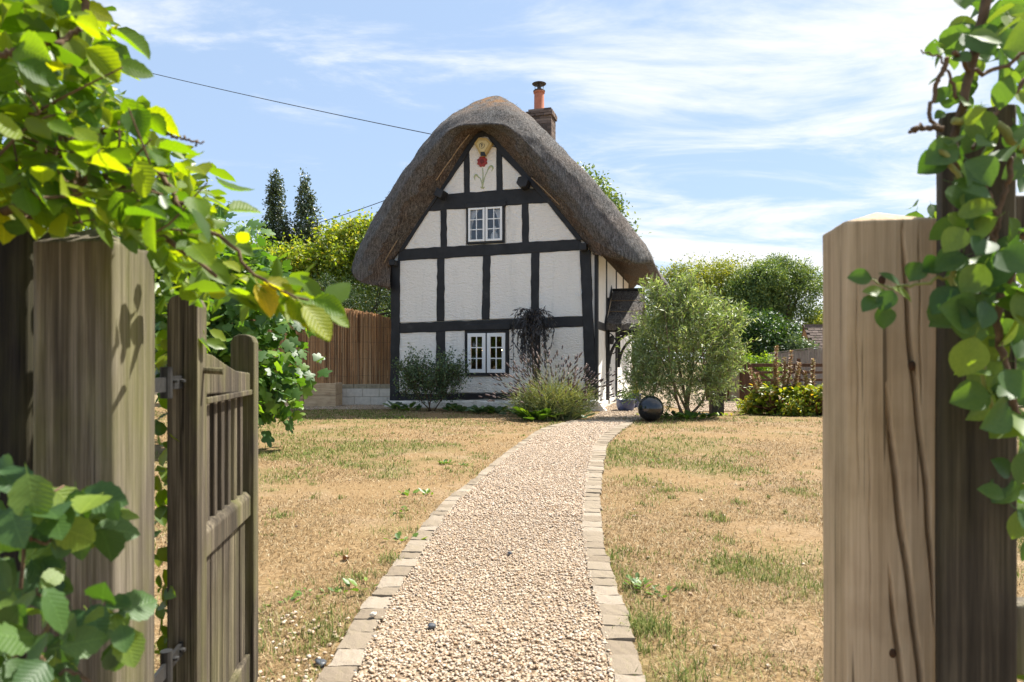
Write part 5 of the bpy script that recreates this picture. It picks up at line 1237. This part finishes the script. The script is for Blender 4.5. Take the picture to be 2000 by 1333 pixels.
# lavender gone to seed
lv = empty('lavender', (.85, 14.0, 0), 0, 'sprawling lavender clump with brown seed spikes beside the path', 'shrub')
def arcs(n, r0, r1, h0, h1, ry=.75):
    a = RNG.random(n) * 6.283; r_ = RNG.uniform(r0, r1, n); h_ = RNG.uniform(h0, h1, n) * (1.15 - .55 * r_ / r1)
    st_ = np.stack([np.cos(a) * r_ * .25, np.sin(a) * r_ * .2, np.zeros(n)], -1); en = np.stack([np.cos(a) * r_, np.sin(a) * r_ * ry, h_], -1)
    en = en + RNG.normal(size=(n, 3)) * (.10, .08, .07); st_ = st_ + RNG.normal(size=(n, 3)) * (.16, .12, 0)
    md = (st_ + en) / 2 + RNG.normal(size=(n, 3)) * .05 + np.stack([-np.cos(a) * r_ * .10, -np.sin(a) * r_ * .08, h_ * .12], -1); return st_, md, en
P, D, Nn, p0, d0, L0 = shoot_pts([(0,0,.30,.85,.55,.28),(-.35,.05,.35,.5,.4,.3),(.4,0,.32,.5,.4,.28)], 620, 12, .24, .9, .012, .6)
leaf_mass('leaf_shoots', M['lav_leaf'], LANCE, P, D, Nn, .075, lv)['kind'] = 'stuff'
s0, s1, s2 = arcs(1100, .05, 1.05, .25, .85)
w_ = .006; sd_ = unit(np.cross(s2 - s0, rdir(len(s0)))) * w_
V = np.stack([s0 - sd_, s0 + sd_, s1 + sd_, s1 - sd_, s2], 1).reshape(-1, 3); t3 = np.array([(0,1,2),(0,2,3),(3,2,4)])
tag(link('foliage', mesh_np('foliage', V, (t3[None] + (np.arange(len(s0))*5)[:, None, None]).reshape(-1, 3)), M['lav_leaf'], lv), kind='stuff')
s0, s1, s2 = arcs(400, .30, 1.35, .60, 1.38); w_ = .0035; sd_ = unit(np.cross(s2 - s0, rdir(len(s0)))) * w_
V = np.stack([s0 - sd_, s0 + sd_, s1 + sd_, s1 - sd_, s2], 1).reshape(-1, 3)
tag(link('stalk_mass', mesh_np('stalk_mass', V, (t3[None] + (np.arange(len(s0))*5)[:, None, None]).reshape(-1, 3)), M['lav_leaf'], lv), kind='stuff')
hv, hf = ico(); hd = unit(s2 - s1 + np.array([0, 0, .05])); sv, sf = scatter(hv * np.array([1, .26, .26]), hf, s2 + hd * .05, hd, rdir(len(s2)), RNG.uniform(.04, .075, len(s2)))
tag(link('seed_spikes', mesh_np('seed_spikes', sv, sf), M['lav_flower'], lv), kind='stuff')
MB().tube([(0,0,-.02),(.02,0,.15),(-.05,.02,.3)], [.05,.04,.02], 7).build('stem', M['bark'], lv)

# broad leaved plants at the foot of the lavender, weeds at the wall and in the lawn
def rosette(px, py, n, size, m, label, name='leafy_weed', h=.6, spread=.12, group=None):
    g_ = gnd(px, py); root = empty(name, (g_.x, g_.y, 0), 0, label, 'plant', group)
    a = RNG.random(n) * 6.283; p = np.stack([np.cos(a) * RNG.random(n) * spread, np.sin(a) * RNG.random(n) * spread, RNG.random(n) * size * h * .5], -1)
    d = unit(np.stack([np.cos(a), np.sin(a), RNG.uniform(.1, 1.2, n) * h], -1)); nr_ = unit(np.stack([-np.cos(a) * .4, -np.sin(a) * .4, np.ones(n)], -1) + RNG.normal(size=(n, 3)) * .25)
    leaf_mass('leaf_rosette', m, OVAL, p, d, nr_, size, root)['kind'] = 'stuff'; return root
rosette(1052, 822, 34, .30, M['broad'], 'bright broad leaved plant spilling onto the lawn below the lavender', 'leafy_plant', .7, .3)
rosette(1105, 818, 30, .24, M['shrub'], 'dark low leafy plant between the lavender and the gravel path', 'leafy_plant', .6, .35)
for px, py, n_, sz, m_ in ((775,801,16,.22,'shrub'),(800,803,14,.2,'broad'),(905,806,26,.2,'shrub'),(940,808,30,.2,'shrub'),(975,809,26,.2,'ivy'),(1010,812,24,.22,'shrub'),(880,804,16,.18,'ivy'),(1135,812,16,.16,'shrub')):
    rosette(px, py, n_, sz, M[m_], 'low green plant growing along the foot of the white plinth', 'wall_foot_plant', .8, .25, 'plants along the plinth')
for px, py, n_, sz in ((785,818,14,.09),(870,907,40,.055),(905,910,26,.05),(800,968,9,.085),(832,968,8,.08),(780,1000,8,.06),(786,1058,8,.075),(714,1152,6,.075),(1255,1150,22,.055),(1290,1160,14,.05),(1238,1140,12,.05),(600,1165,10,.045),(1266,885,8,.05),(655,1160,8,.045),(560,1180,10,.05),(1285,905,6,.06)):
    rosette(px, py, n_, sz * .72, M['broad'], 'small bright green weed growing in the parched lawn', 'lawn_weed', .9, sz * 1.6, 'weeds in the lawn')
fl_ = pleat_leaf('fallen_leaf', M['rust_leaf'], 9, 5, .26, .01, .5, .9, 77, .03); fo = link('fallen_leaf', fl_); g_ = gnd(677, 1100); fo.location = (g_.x, g_.y, .035); fo.scale = (.075,)*3; fo.rotation_euler = (R(30), R(35), R(120)); tag(fo, 'curled orange dead leaf lying on the lawn', 'leaf')

# glazed ball, pots, planter
sp_ = MB(); R0 = .255; prof = [(0.0, 0.0)] + [(R0 * math.sin(a), R0 - R0 * math.cos(a)) for a in np.linspace(.35, math.pi - .02, 26)]
g_ = gnd(1275, 825); ball = sp_.lathe(prof, 48).build('glazed_ball', M['glaze_black'], smooth=True); ball.location = (g_.x, g_.y + .2, 0); tag(ball, 'large glossy black glazed ball at the edge of the gravel', 'garden ball')
def pot(px, py, r_, h_, lab, lab2, m, n_):
    g_ = gnd(px, py); o = MB().lathe([(0, 0), (r_*.72, 0), (r_*.86, h_*.15), (r_, h_*.55), (r_*.97, h_*.9), (r_*1.04, h_*.93), (r_*1.04, h_), (r_*.9, h_), (r_*.86, h_*.85), (0, h_*.85)], 32).build('glazed_pot', M['glaze_blue'], smooth=True)
    o.location = (g_.x, g_.y, 0); tag(o, lab, 'plant pot')
    pr2 = empty('potted_plant', (g_.x, g_.y, h_*.85), 0, lab2, 'plant'); P, D, Nn = crown([(g_.x, g_.y, h_*.85 + .13, r_*1.0, r_*1.0, .14)], 70, 5, .04, .5, .1); leaf_mass('foliage', M[m], DIAMOND, rel(P, pr2), D, Nn, .05, pr2)['kind'] = 'stuff'
    MB().tube([(0,0,0),(.01,0,.06),(0,.01,.14)], .01, 5).build('stem', M['twig'], pr2)
pot(1222, 803, .225, .28, 'round blue glazed pot standing in front at the porch', 'trailing green plant filling the front blue pot', 'broad', 0)
pot(1240, 797, .17, .36, 'taller blue glazed pot half hidden behind the round one', 'sparse plant in the taller blue pot', 'acanth_leaf', 0)
g_ = gnd(1402, 812); bx_ = MB(); w_ = .13; h_ = .52
bx_.box(-w_, w_, -w_, w_, 0, h_ - .06); bx_.box(-w_-.01, w_+.01, -w_-.01, -w_+.02, h_-.06, h_); bx_.box(-w_-.01, w_+.01, w_-.02, w_+.01, h_-.06, h_); bx_.box(-w_-.01, -w_+.02, -w_+.02, w_-.02, h_-.06, h_); bx_.box(w_-.02, w_+.01, -w_+.02, w_-.02, h_-.06, h_)
bo = bx_.build('square_planter', M['slate_box'], bevel=.006); bo.location = (g_.x, g_.y + .1, 0); tag(bo, 'tall dark square planter behind the willowy shrub', 'planter')
for px, py, n_, sz, m_ in ((1318,818,30,.16,'ivy'),(1350,820,34,.17,'broad'),(1375,817,24,.15,'ivy'),(1298,820,14,.14,'olive'),(1262,812,12,.11,'acanth_leaf'),(1425,812,14,.1,'acanth_leaf'),(1405,815,12,.1,'vine')):
    rosette(px, py, n_, sz, M[m_], 'low leafy plant at the foot of the willowy shrub', 'ground_plant', .8, .25, 'plants under the willowy shrub')

# acanthus clump in the bed on the right
def acanthus(px, py, spikes, label, leaves):
    g_ = gnd(px, py); root = empty('acanthus', (g_.x, g_.y, 0), 0, label, 'plant')
    for (dx, dy, h_, lx) in spikes:
        base_ = np.array([dx * .35, dy, .1]); tip = np.array([dx + lx, dy, h_]); pts = spline([base_, (base_ + tip) / 2 + (dx * .12, 0, 0), tip], 12)
        s_ = MB().tube(pts, np.linspace(.014, .006, 12), 6).build('flower_stalk', M['green_stem'], root)
        n_ = 230; k_ = RNG.uniform(.36, 1.0, n_); c_ = np.stack([np.interp(k_, np.linspace(0, 1, 12), pts[:, j]) for j in range(3)], -1); a = RNG.random(n_) * 6.283
        d = unit(np.stack([np.cos(a), np.sin(a), np.full(n_, .7)], -1)); sv, sf = scatter(*DIAMOND, c_, d, unit(np.stack([np.cos(a)*-.5, np.sin(a)*-.5, np.ones(n_)], -1)), RNG.uniform(.07, .12, n_) * (1.15 - .45 * k_))
        tag(link('bracts', mesh_np('bracts', sv, sf), M['acanth_flower'], s_), kind='stuff')
    n_ = leaves; a = RNG.random(n_) * 6.283; r_ = RNG.random(n_) * .45; p = np.stack([np.cos(a) * r_ * 1.3, np.sin(a) * r_ * .7, RNG.uniform(0, .62, n_)], -1)
    leaf_mass('foliage', M['acanth_leaf'], OVAL, p, unit(np.stack([np.cos(a), np.sin(a) * .7, RNG.uniform(-.3, .7, n_)], -1)), unit(np.array([0, -.2, 1]) + RNG.normal(size=(n_, 3)) * .5), .16, root)['kind'] = 'stuff'
    n_ = 260; a = RNG.random(n_) * 6.283; p = np.stack([np.cos(a) * .12, np.sin(a) * .1, np.zeros(n_)], -1); leaf_mass('withered_leaves', M['rust_leaf'], LANCE, p, unit(np.stack([np.cos(a), np.sin(a), RNG.uniform(.4, 2, n_)], -1)), rdir(n_), .42, root)['kind'] = 'stuff'
acanthus(1522, 810, [(-.62,0,1.02,-.05),(-.38,.1,.92,-.1),(-.10,.0,1.18,0),(-.02,.05,1.52,-.03),(.08,-.05,1.25,.02),(.24,.0,1.42,.03),(.42,.05,1.12,.05),(.36,-.1,1.16,.04)], 'tall acanthus with rusty flower spikes on the far side of the lawn', 430)
acanthus(1592, 811, [(-.22,0,.95,0),(-.05,.1,1.22,.05),(.3,0,1.3,.1),(.55,.1,1.05,.1)], 'second acanthus clump half hidden by the cracked gate post', 420)
for px, py, sz, n_ in ((1480,809,.5,240),(1568,812,.6,300),(1460,806,.25,90),(1545,813,.35,160)):
    g_ = gnd(px, py); o = empty('bedding_plant', (g_.x, g_.y, 0), 0, 'yellow green low foliage in the bed around the acanthus', 'plant', 'bedding around the acanthus'); P, D, Nn = crown([(0, 0, sz*.45, sz*.8, sz*.5, sz*.5)], n_, 4, .05, .5, .1); leaf_mass('foliage', M['acanth_leaf'], DIAMOND, P, D, Nn, .085, o)['kind'] = 'stuff'
    MB().tube([(0,0,0),(.02,0,sz*.3),(0,.02,sz*.6)], .012, 5).build('stem', M['twig'], o)

# ------------------------------------------------------------------ left boundary: reed screen, block wall, sleeper planters
reed = empty('reed_fence', (-5, 20, 0), 0, 'brown reed screen fence with a wavy top edge left of the cottage', 'fence')
A0, A1 = np.array([-8.2, 18.9]), np.array([-2.55, 21.05]); n = 2700; k = np.sort(RNG.random(n)); xy = A0 + (A1 - A0) * k[:, None]; fn = np.array([-(A1-A0)[1], (A1-A0)[0]]) / np.linalg.norm(A1-A0)
xy = xy + fn * RNG.uniform(-.02, .02, n)[:, None]; pxx = CX + xy[:, 0] / xy[:, 1] * F
topy = np.interp(pxx, [430, 560, 600, 650, 665, 700, 730, 770, 800], [612, 606, 610, 603, 602, 609, 614, 626, 630]); zt = EYE + (HY - topy) / F * xy[:, 1] + RNG.normal(size=n) * .025; zb = .42 + RNG.normal(size=n) * .02
r_ = RNG.uniform(.004, .013, n); lean = RNG.normal(size=(n, 2)) * .012; a3 = np.array([0, 2.1, 4.2])
cs_ = np.stack([np.cos(a3), np.sin(a3)], -1); V = np.empty((n, 6, 3))
V[:, :3, :2] = xy[:, None] + cs_[None] * r_[:, None, None]; V[:, 3:, :2] = xy[:, None] + lean[:, None] + cs_[None] * r_[:, None, None] * .8; V[:, :3, 2] = zb[:, None]; V[:, 3:, 2] = zt[:, None]
f4 = np.array([(0,1,4,3),(1,2,5,4),(2,0,3,5)]); tag(link('reeds', mesh_np('reeds', V.reshape(-1, 3) - np.array(reed.location), (f4[None] + (np.arange(n)*6)[:, None, None]).reshape(-1, 4)), M['reed'], reed), kind='stuff')
bk = [(*(A0 + fn*.05), .42), (*(A1 + fn*.05), .42), (*(A1 + fn*.05), 2.36), (*(A0 + (A1-A0)*.6 + fn*.05), 2.62), (*(A0 + fn*.05), 2.55)]
bo = MB().add([tuple(np.array(q) - np.array(reed.location)) for q in bk], [(0,1,2,3,4)]).build('backing_panel', M['brown_fence'], reed); bo.modifiers.new('t', 'SOLIDIFY').thickness = .02
for z_ in (.75, 1.25, 1.75, 2.2):
    pts = [(*(A0 + (A1-A0)*q - fn*.028), z_ + .01*math.sin(q*40)) for q in np.linspace(0, 1, 30)]; MB().tube(rel(pts, reed), .003, 4).build('binding_wire', M['rust_metal'], reed)
for q in np.linspace(.25, .85, 9):
    c_ = np.array([*(A0 + (A1-A0)*q - fn*.03), 2.5 - .5*RNG.random()]); pts = spline([c_, c_ + RNG.normal(size=3) * (.2, .02, .12), c_ + RNG.normal(size=3) * (.35, .03, .2)], 10); MB().tube(rel(pts, reed), .005, 4).build('dry_tendril', M['spar'], reed)
wall_ = empty('block_wall', (-4.0, 18.45, 0), 0, 'low pale concrete block wall capped with sandstone beside the cottage', 'wall')
def block(name, x0, x1, y0, y1, z0, z1, m, parent):
    o = MB().box(x0, x1, y0, y1, z0, z1).build(name, m, parent, bevel=.008); return o
for r__, (z0, z1) in enumerate(((0, .22), (.226, .44))):
    xs = [-.70] + list(np.arange(-.70 + (.22 if r__ else .44), .72, .446)) + [.86]
    for a, b in zip(xs[:-1], xs[1:]):
        if b - a > .05: block('block', a, b - .006, random.uniform(-.003, .003), .2, z0, z1, M['block'], wall_)
xs = [-.68, -.3, .05, .42, .86]
for a, b in zip(xs[:-1], xs[1:]): block('coping_stone', a, b - .008, .10 + random.uniform(-.01, .01), .4, .442, .56 + random.uniform(-.01, .01), M['sandstone'], wall_)
def planter(name, x, y, w, d, zs_, label):
    o = empty(name, (x, y, 0), 0, label, 'planter')
    for z0, z1 in zs_:
        block('sleeper', 0, w, random.uniform(-.01, .01), .1, z0, z1 - .005, M['sleeper'], o); block('sleeper', .002, .1, .105, d, z0 + .002, z1 - .008, M['sleeper'], o); block('sleeper', w - .1, w - .002, .105, d, z0 + .003, z1 - .007, M['sleeper'], o)
    MB().box(.1, w - .1, .1, d, 0, zs_[-1][1] - .08).build('soil', M['soil'], o); return o
planter('sleeper_planter', -5.40, 17.7, .83, .7, ((0, .31), (.31, .62)), 'raised planter of two stacked pale timber sleepers beside the block wall')
planter('sleeper_planter', -7.6, 18.15, 2.05, .6, ((0, .40),), 'low single sleeper bed partly hidden behind the fig')

# ------------------------------------------------------------------ right background: fences, gate, shed
bf = empty('board_fence', (6.1, 20.6, 0), 0, 'dark brown vertical board fence behind the willowy shrub', 'fence')
for k in range(9): block('board', -.25 + k*.125, -.25 + k*.125 + .118, random.uniform(-.01, .01), .02, 0, 1.56 + random.uniform(-.02, .02), M['brown_fence'], bf)
for z_ in (.4, 1.2): block('rail', -.25, .87, .025, .07, z_, z_ + .08, M['brown_fence'], bf)
pier = empty('stone_pier', (6.58, 20.2, 0), 0, 'narrow buff stone pier beside the dark gate post', 'pier')
for k in range(7): block('stone', -.12 + random.uniform(-.006, .006), .12, -.1, .1, k*.125, k*.125 + .119, M['sandstone'], pier)
gp_ = post_mesh('drive_gate_post', .2, .2, 1.15, .02, M['brown_fence'], seed=40, nf=12, nh=20); gp_.location = (6.80, 19.85, 0); tag(gp_, 'stout dark brown post the field gate hangs on', 'gate post')
fg = empty('field_gate', (6.92, 19.9, 0), R(4), 'dark brown five bar field gate across the gravel drive', 'gate')
for z_ in (.16, .38, .60, .82): block('bar', .0, 2.9, -.015, .015, z_, z_ + .075, M['brown_fence'], fg)
block('bar', 0, 2.9, -.03, .03, 1.02, 1.12, M['brown_fence'], fg)
for x_ in (0, 1.42, 2.85): block('upright', x_, x_ + .10, -.045, -.016, .1, 1.12 if x_ != 1.42 else 1.27, M['brown_fence'], fg)
for a, b in (((.08, .03, .15), (1.4, .03, 1.0)), ((1.4, .03, .15), (.08, .03, 1.0)), ((1.5, .03, 1.0), (2.1, .03, .2)), ((1.35, -.05, 1.0), (.9, -.05, .4))): MB().bar(a, b, .07, .022, (0, 1, 0)).build('brace', M['brown_fence'], fg)
cf = empty('close_board_fence', (10.3, 27.5, 0), R(-14), 'silver grey close board fence rising past the shed', 'fence')
for k in range(40): block('board', k*.125, k*.125 + .119, random.uniform(-.008, .008), .02, 0, 1.46 + .13 * min(k, 20) / 8 + random.uniform(-.01, .01), M['grey_fence'], cf)
MB().prism([(0, 1.47), (2.5, 1.80), (5.0, 1.80), (5.0, 1.84), (2.5, 1.84), (0, 1.51)], -.03, .04).build('capping', M['grey_fence'], cf)
shed = empty('brick_shed', (14.07, 32.0, 0), 0, 'small orange brick outbuilding with brown tiled roof behind the grey fence', 'outbuilding')
MB().add([(0,0,0),(0,1.6,0),(0,1.6,1.85),(0,.8,2.82),(0,0,1.85),(4,0,0),(4,1.6,0),(4,1.6,1.85),(4,.8,2.82),(4,0,1.85)], [(0,4,3,2,1),(5,6,7,8,9),(0,5,9,4),(1,2,7,6)]).build('wall', M['orange_brick'], shed)
rf = MB().add([(-.05,-.12,1.75),(-.05,.8,2.86),(4.1,.8,2.86),(4.1,-.12,1.75),(-.05,1.72,1.75),(4.1,1.72,1.75)], [(0,3,2,1),(1,2,5,4)]).build('roof', M['tile'], shed); rf.modifiers.new('t', 'SOLIDIFY').thickness = .03
tm = MB().box(-.5, .5, -.5, .5, -.5, .5).build('tile', M['tile'], rf, bevel=.1); tme = tm.data; bpy.data.objects.remove(tm)
sl_ = math.atan2(2.86 - 1.75, .92); SLn = math.hypot(.92, 1.11)
for r__ in range(9):
    for c__ in range(9):
        o = link('tile', tme, None, rf); q = (r__ + .5) / 9; o.location = (.06 + c__*.30 + (r__ % 2)*.15, -.12 + .92*q - .035, 1.75 + 1.11*q + .04); o.scale = (.285, SLn/9*1.15, .035); o.rotation_euler = (sl_ - .10, 0, 0)
for r__ in range(8):
    o = link('ridge_tile', tme, None, rf); o.location = (.2 + r__*.4, .8, 2.90); o.scale = (.38, .2, .09)
block('verge_board', -.07, -.01, -.02, .02, 1.74, 1.84, M['white_paint'], shed); MB().tube([(-.05, -.16, 1.74), (4.1, -.16, 1.74)], .05, 8).build('gutter', M['white_paint'], shed)

# ------------------------------------------------------------------ trees and hedges
def tree(name, loc, blobs, n, per, spread, size, m, label, cat='tree', tmpl=DIAMOND, trunk=.2, bark='bark', limbs=True, bias=.35, group=None):
    root = empty(name, loc, 0, label, cat, group); off = np.array(loc); main = blobs; blobs = list(blobs)
    for b in main:                                   # smaller lobes break up the outline
        for q in range(5):
            e = rdir(1)[0]; e[2] = abs(e[2]) * .9 - .15; k_ = RNG.uniform(.28, .42); blobs.append(tuple(np.array(b[:3]) + e * np.array(b[3:6]) * .92) + tuple(np.array(b[3:6]) * k_))
    P, D, Nn = crown([tuple(np.array(b[:3]) + off) + tuple(b[3:]) for b in blobs], n, per, spread, bias)
    leaf_mass('crown', M[m], tmpl, P - off, D, Nn, size, root)['kind'] = 'stuff'
    if trunk:
        blobs = main; tk = MB(); zmid = min(b[2] - .3*b[5] for b in blobs)
        tk.tube(limb((0, 0, -.1), (.1, 0, max(zmid, .4)), .06), np.linspace(trunk, trunk*.7, 10), 9)
        for b in blobs:
            tk.tube(limb((.1, 0, max(zmid, .4) - .15), np.array(b[:3]) + RNG.normal(size=3) * .1, .22), np.linspace(trunk*.55, trunk*.12, 10), 7)
            if limbs:
                for q in range(4): e = np.array(b[:3]) + rdir(1)[0] * np.array(b[3:6]) * .85; tk.tube(limb(np.array(b[:3]) * (.5, .5, .75), e, .2), np.linspace(trunk*.25, trunk*.05, 10), 5)
        tk.build('trunk', M[bark], root, smooth=True)
    return root
# left, behind the reed screen
tree('golden_tree', (-7.2, 27, 0), [(-2.6,.2,4.6,1.1,1.0,1.0),(-.8,0,4.6,1.6,1.4,1.3),(.6,.2,4.9,1.5,1.4,1.2),(2.0,0,5.8,1.1,1.0,.9),(2.4,0,4.6,1.3,1.0,1.1),(-1.9,0,3.9,1.3,1.2,1.2),(.9,-.3,3.6,1.5,1.2,.9),(2.9,.1,6.6,.6,.6,.5),(.3,.2,6.1,.9,.8,.6),(1.2,0,6.4,.45,.5,.4)], 2600, 15, .19, .15, 'robinia', 'airy golden green tree behind the reed screen')
tree('dark_conifer', (-5.4, 24, 0), [(-.9,0,3.5,1.1,1.0,.75),(.4,0,3.1,1.1,1.0,.8),(1.2,.1,3.9,.9,.8,.7),(-.2,.2,2.6,1.3,.9,.5),(1.6,0,2.8,.6,.7,.5)], 900, 16, .13, .095, 'yew', 'dark green conifer with forked trunks behind the reed screen', tmpl=LANCE, trunk=.16)
tree('green_tree', (-9.5, 33, 0), [(0,0,2.5,2.4,1.6,1.8),(3.2,0,2.6,2.2,1.4,1.7),(5.6,0,2.6,1.9,1.4,1.6)], 1300, 12, .25, .17, 'vine', 'light green tree filling the gap under the golden tree')
for dx, h_, w_, lab in ((-10.9, 9.9, .48, 'dark evergreen spire standing over the vine smothered stump'), (-9.55, 9.8, .46, 'dark evergreen spire standing over the golden tree')):
    tree('spire_evergreen', (dx, 31.5, 0), [(0,0,h_*.55,w_*1.6,w_*1.6,h_*.22),(.05,0,h_*.72,w_*1.15,w_*1.1,h_*.16),(-.03,0,h_*.86,w_*.72,w_*.7,h_*.10),(0,0,h_*.95,w_*.36,w_*.36,h_*.055),(w_*1.0,0,h_*.66,w_*.6,w_*.6,h_*.08),(-w_*1.0,0,h_*.62,w_*.6,w_*.6,h_*.08)], 1000, 12, .10, .13, 'holly', lab, trunk=.12, limbs=False, group='pair of evergreen spires')
tree('evergreen_bush', (-10.2, 31.8, 0), [(-.6,0,5.2,1.2,1,1.9),(.8,0,5.0,1.2,1,1.8),(.1,0,6.2,.7,.7,.9)], 900, 12, .16, .14, 'holly', 'dark evergreen bush at the foot of the two spires', 'bush', trunk=.12)
tree('vine_tree', (-8.0, 19.6, 0), [(.5,0,4.3,.66,.6,.9),(.1,0,3.5,1.0,.8,.9),(1.1,0,3.4,.6,.5,.7),(-1.2,.2,3.2,1.1,.9,1.2)], 800, 12, .12, .105, 'vine', 'vine smothered stump of bright green leaves above the fig', trunk=.14)
tree('lane_tree', (-9.2, 15.5, 0), [(0,0,2.8,1.7,1.6,1.7),(1.7,.3,2.6,1.2,1.1,1.3),(2.0,.2,4.6,.5,.5,.5),(-1.5,0,3.4,1.6,1.5,1.6)], 800, 12, .18, .11, 'oak', 'loose green tree behind the fig and hedge')
# behind the roof
tree('ash_tree', (3.4, 31, 0), [(0,0,8.2,1.3,1.2,1.6),(.9,.1,7.6,1.0,.9,1.2),(-.2,0,9.3,.8,.8,.9),(1.5,0,6.6,.9,.8,.9)], 330, 10, .16, .17, 'oak', 'airy tree showing above the right slope of the thatch', bias=.5)
# right background
tree('yellow_tree', (14.0, 45, 0), [(-1.4,0,5.4,2.8,2.2,2.6),(1.2,.5,6.0,2.6,2.2,2.1),(-3.2,0,4.2,2.0,1.8,2.2),(0,0,3.2,3.2,2.0,1.8)], 3000, 16, .22, .15, 'willow', 'broad yellow green tree beyond the field gate')
tree('oak_tree', (16.4, 42, 0), [(-.6,0,5.5,2.1,2.0,1.9),(.9,0,5.4,1.7,1.8,1.9),(-2.0,0,4.4,1.7,1.5,1.5),(.5,0,3.6,2.2,1.6,1.5),(0,0,6.7,1.4,1.3,.9),(-1.4,0,6.2,1.0,1.0,.8),(1.5,.2,6.4,.7,.8,.7)], 3000, 16, .17, .135, 'oak', 'rounded darker green tree in front of the yellow one')
tree('pale_bush', (18.3, 40, 0), [(0,0,2.4,1.6,1.4,1.5),(2.2,0,2.2,1.6,1.4,1.4)], 600, 12, .2, .14, 'willow', 'pale green bush beside the rounded tree', 'bush')
tree('ivy_mound', (11.0, 30, 0), [(-.15,0,2.0,1.45,1.3,1.45),(-1.0,-.2,1.5,.9,.9,1.2),(.9,0,1.7,.9,1.0,1.0)], 1000, 15, .10, .12, 'ivy', 'domed mound of dark ivy over an old stump', 'ivy', tmpl=OVAL, trunk=.25, bias=.18)
tree('garden_bush', (11.6, 28.6, 0), [(0,0,1.75,.65,.6,.5),(.6,0,1.6,.6,.5,.5)], 300, 12, .10, .10, 'shrub', 'dull bronze green bush in front of the ivy mound', 'bush')
tree('clipped_hedge', (8.9, 24.6, 0), [(-.4,0,.75,.55,.5,.72),(.35,0,.75,.55,.5,.72)], 420, 14, .07, .075, 'vine', 'small clipped hedge behind the field gate', 'hedge', trunk=.05, bias=.2)
for i, (x_, y_, s_, m_, lab) in enumerate(((7.4, 36, 1.0, 'ivy', 'mid green hedgerow tree seen past the side of the cottage'), (26, 44, 1.3, 'oak', 'spreading tree behind the shed roof'), (-17, 30, 1.5, 'oak', 'tall hedgerow tree far behind the hornbeam hedge'), (21, 24, 1.0, 'vine', 'light green tree to the side of the drive'), (-14, 20, 1.1, 'vine', 'bushy tree beside the fig at the garden edge'))):
    tree('hedgerow_tree', (x_, y_, 0), [(0,0,2.6*s_,2.2*s_,1.9*s_,2.0*s_),(1.4*s_,.2,2.0*s_,1.7*s_,1.5*s_,1.7*s_),(-1.5*s_,0,2.0*s_,1.7*s_,1.5*s_,1.7*s_)], 700, 12, .24, .18, m_, lab)
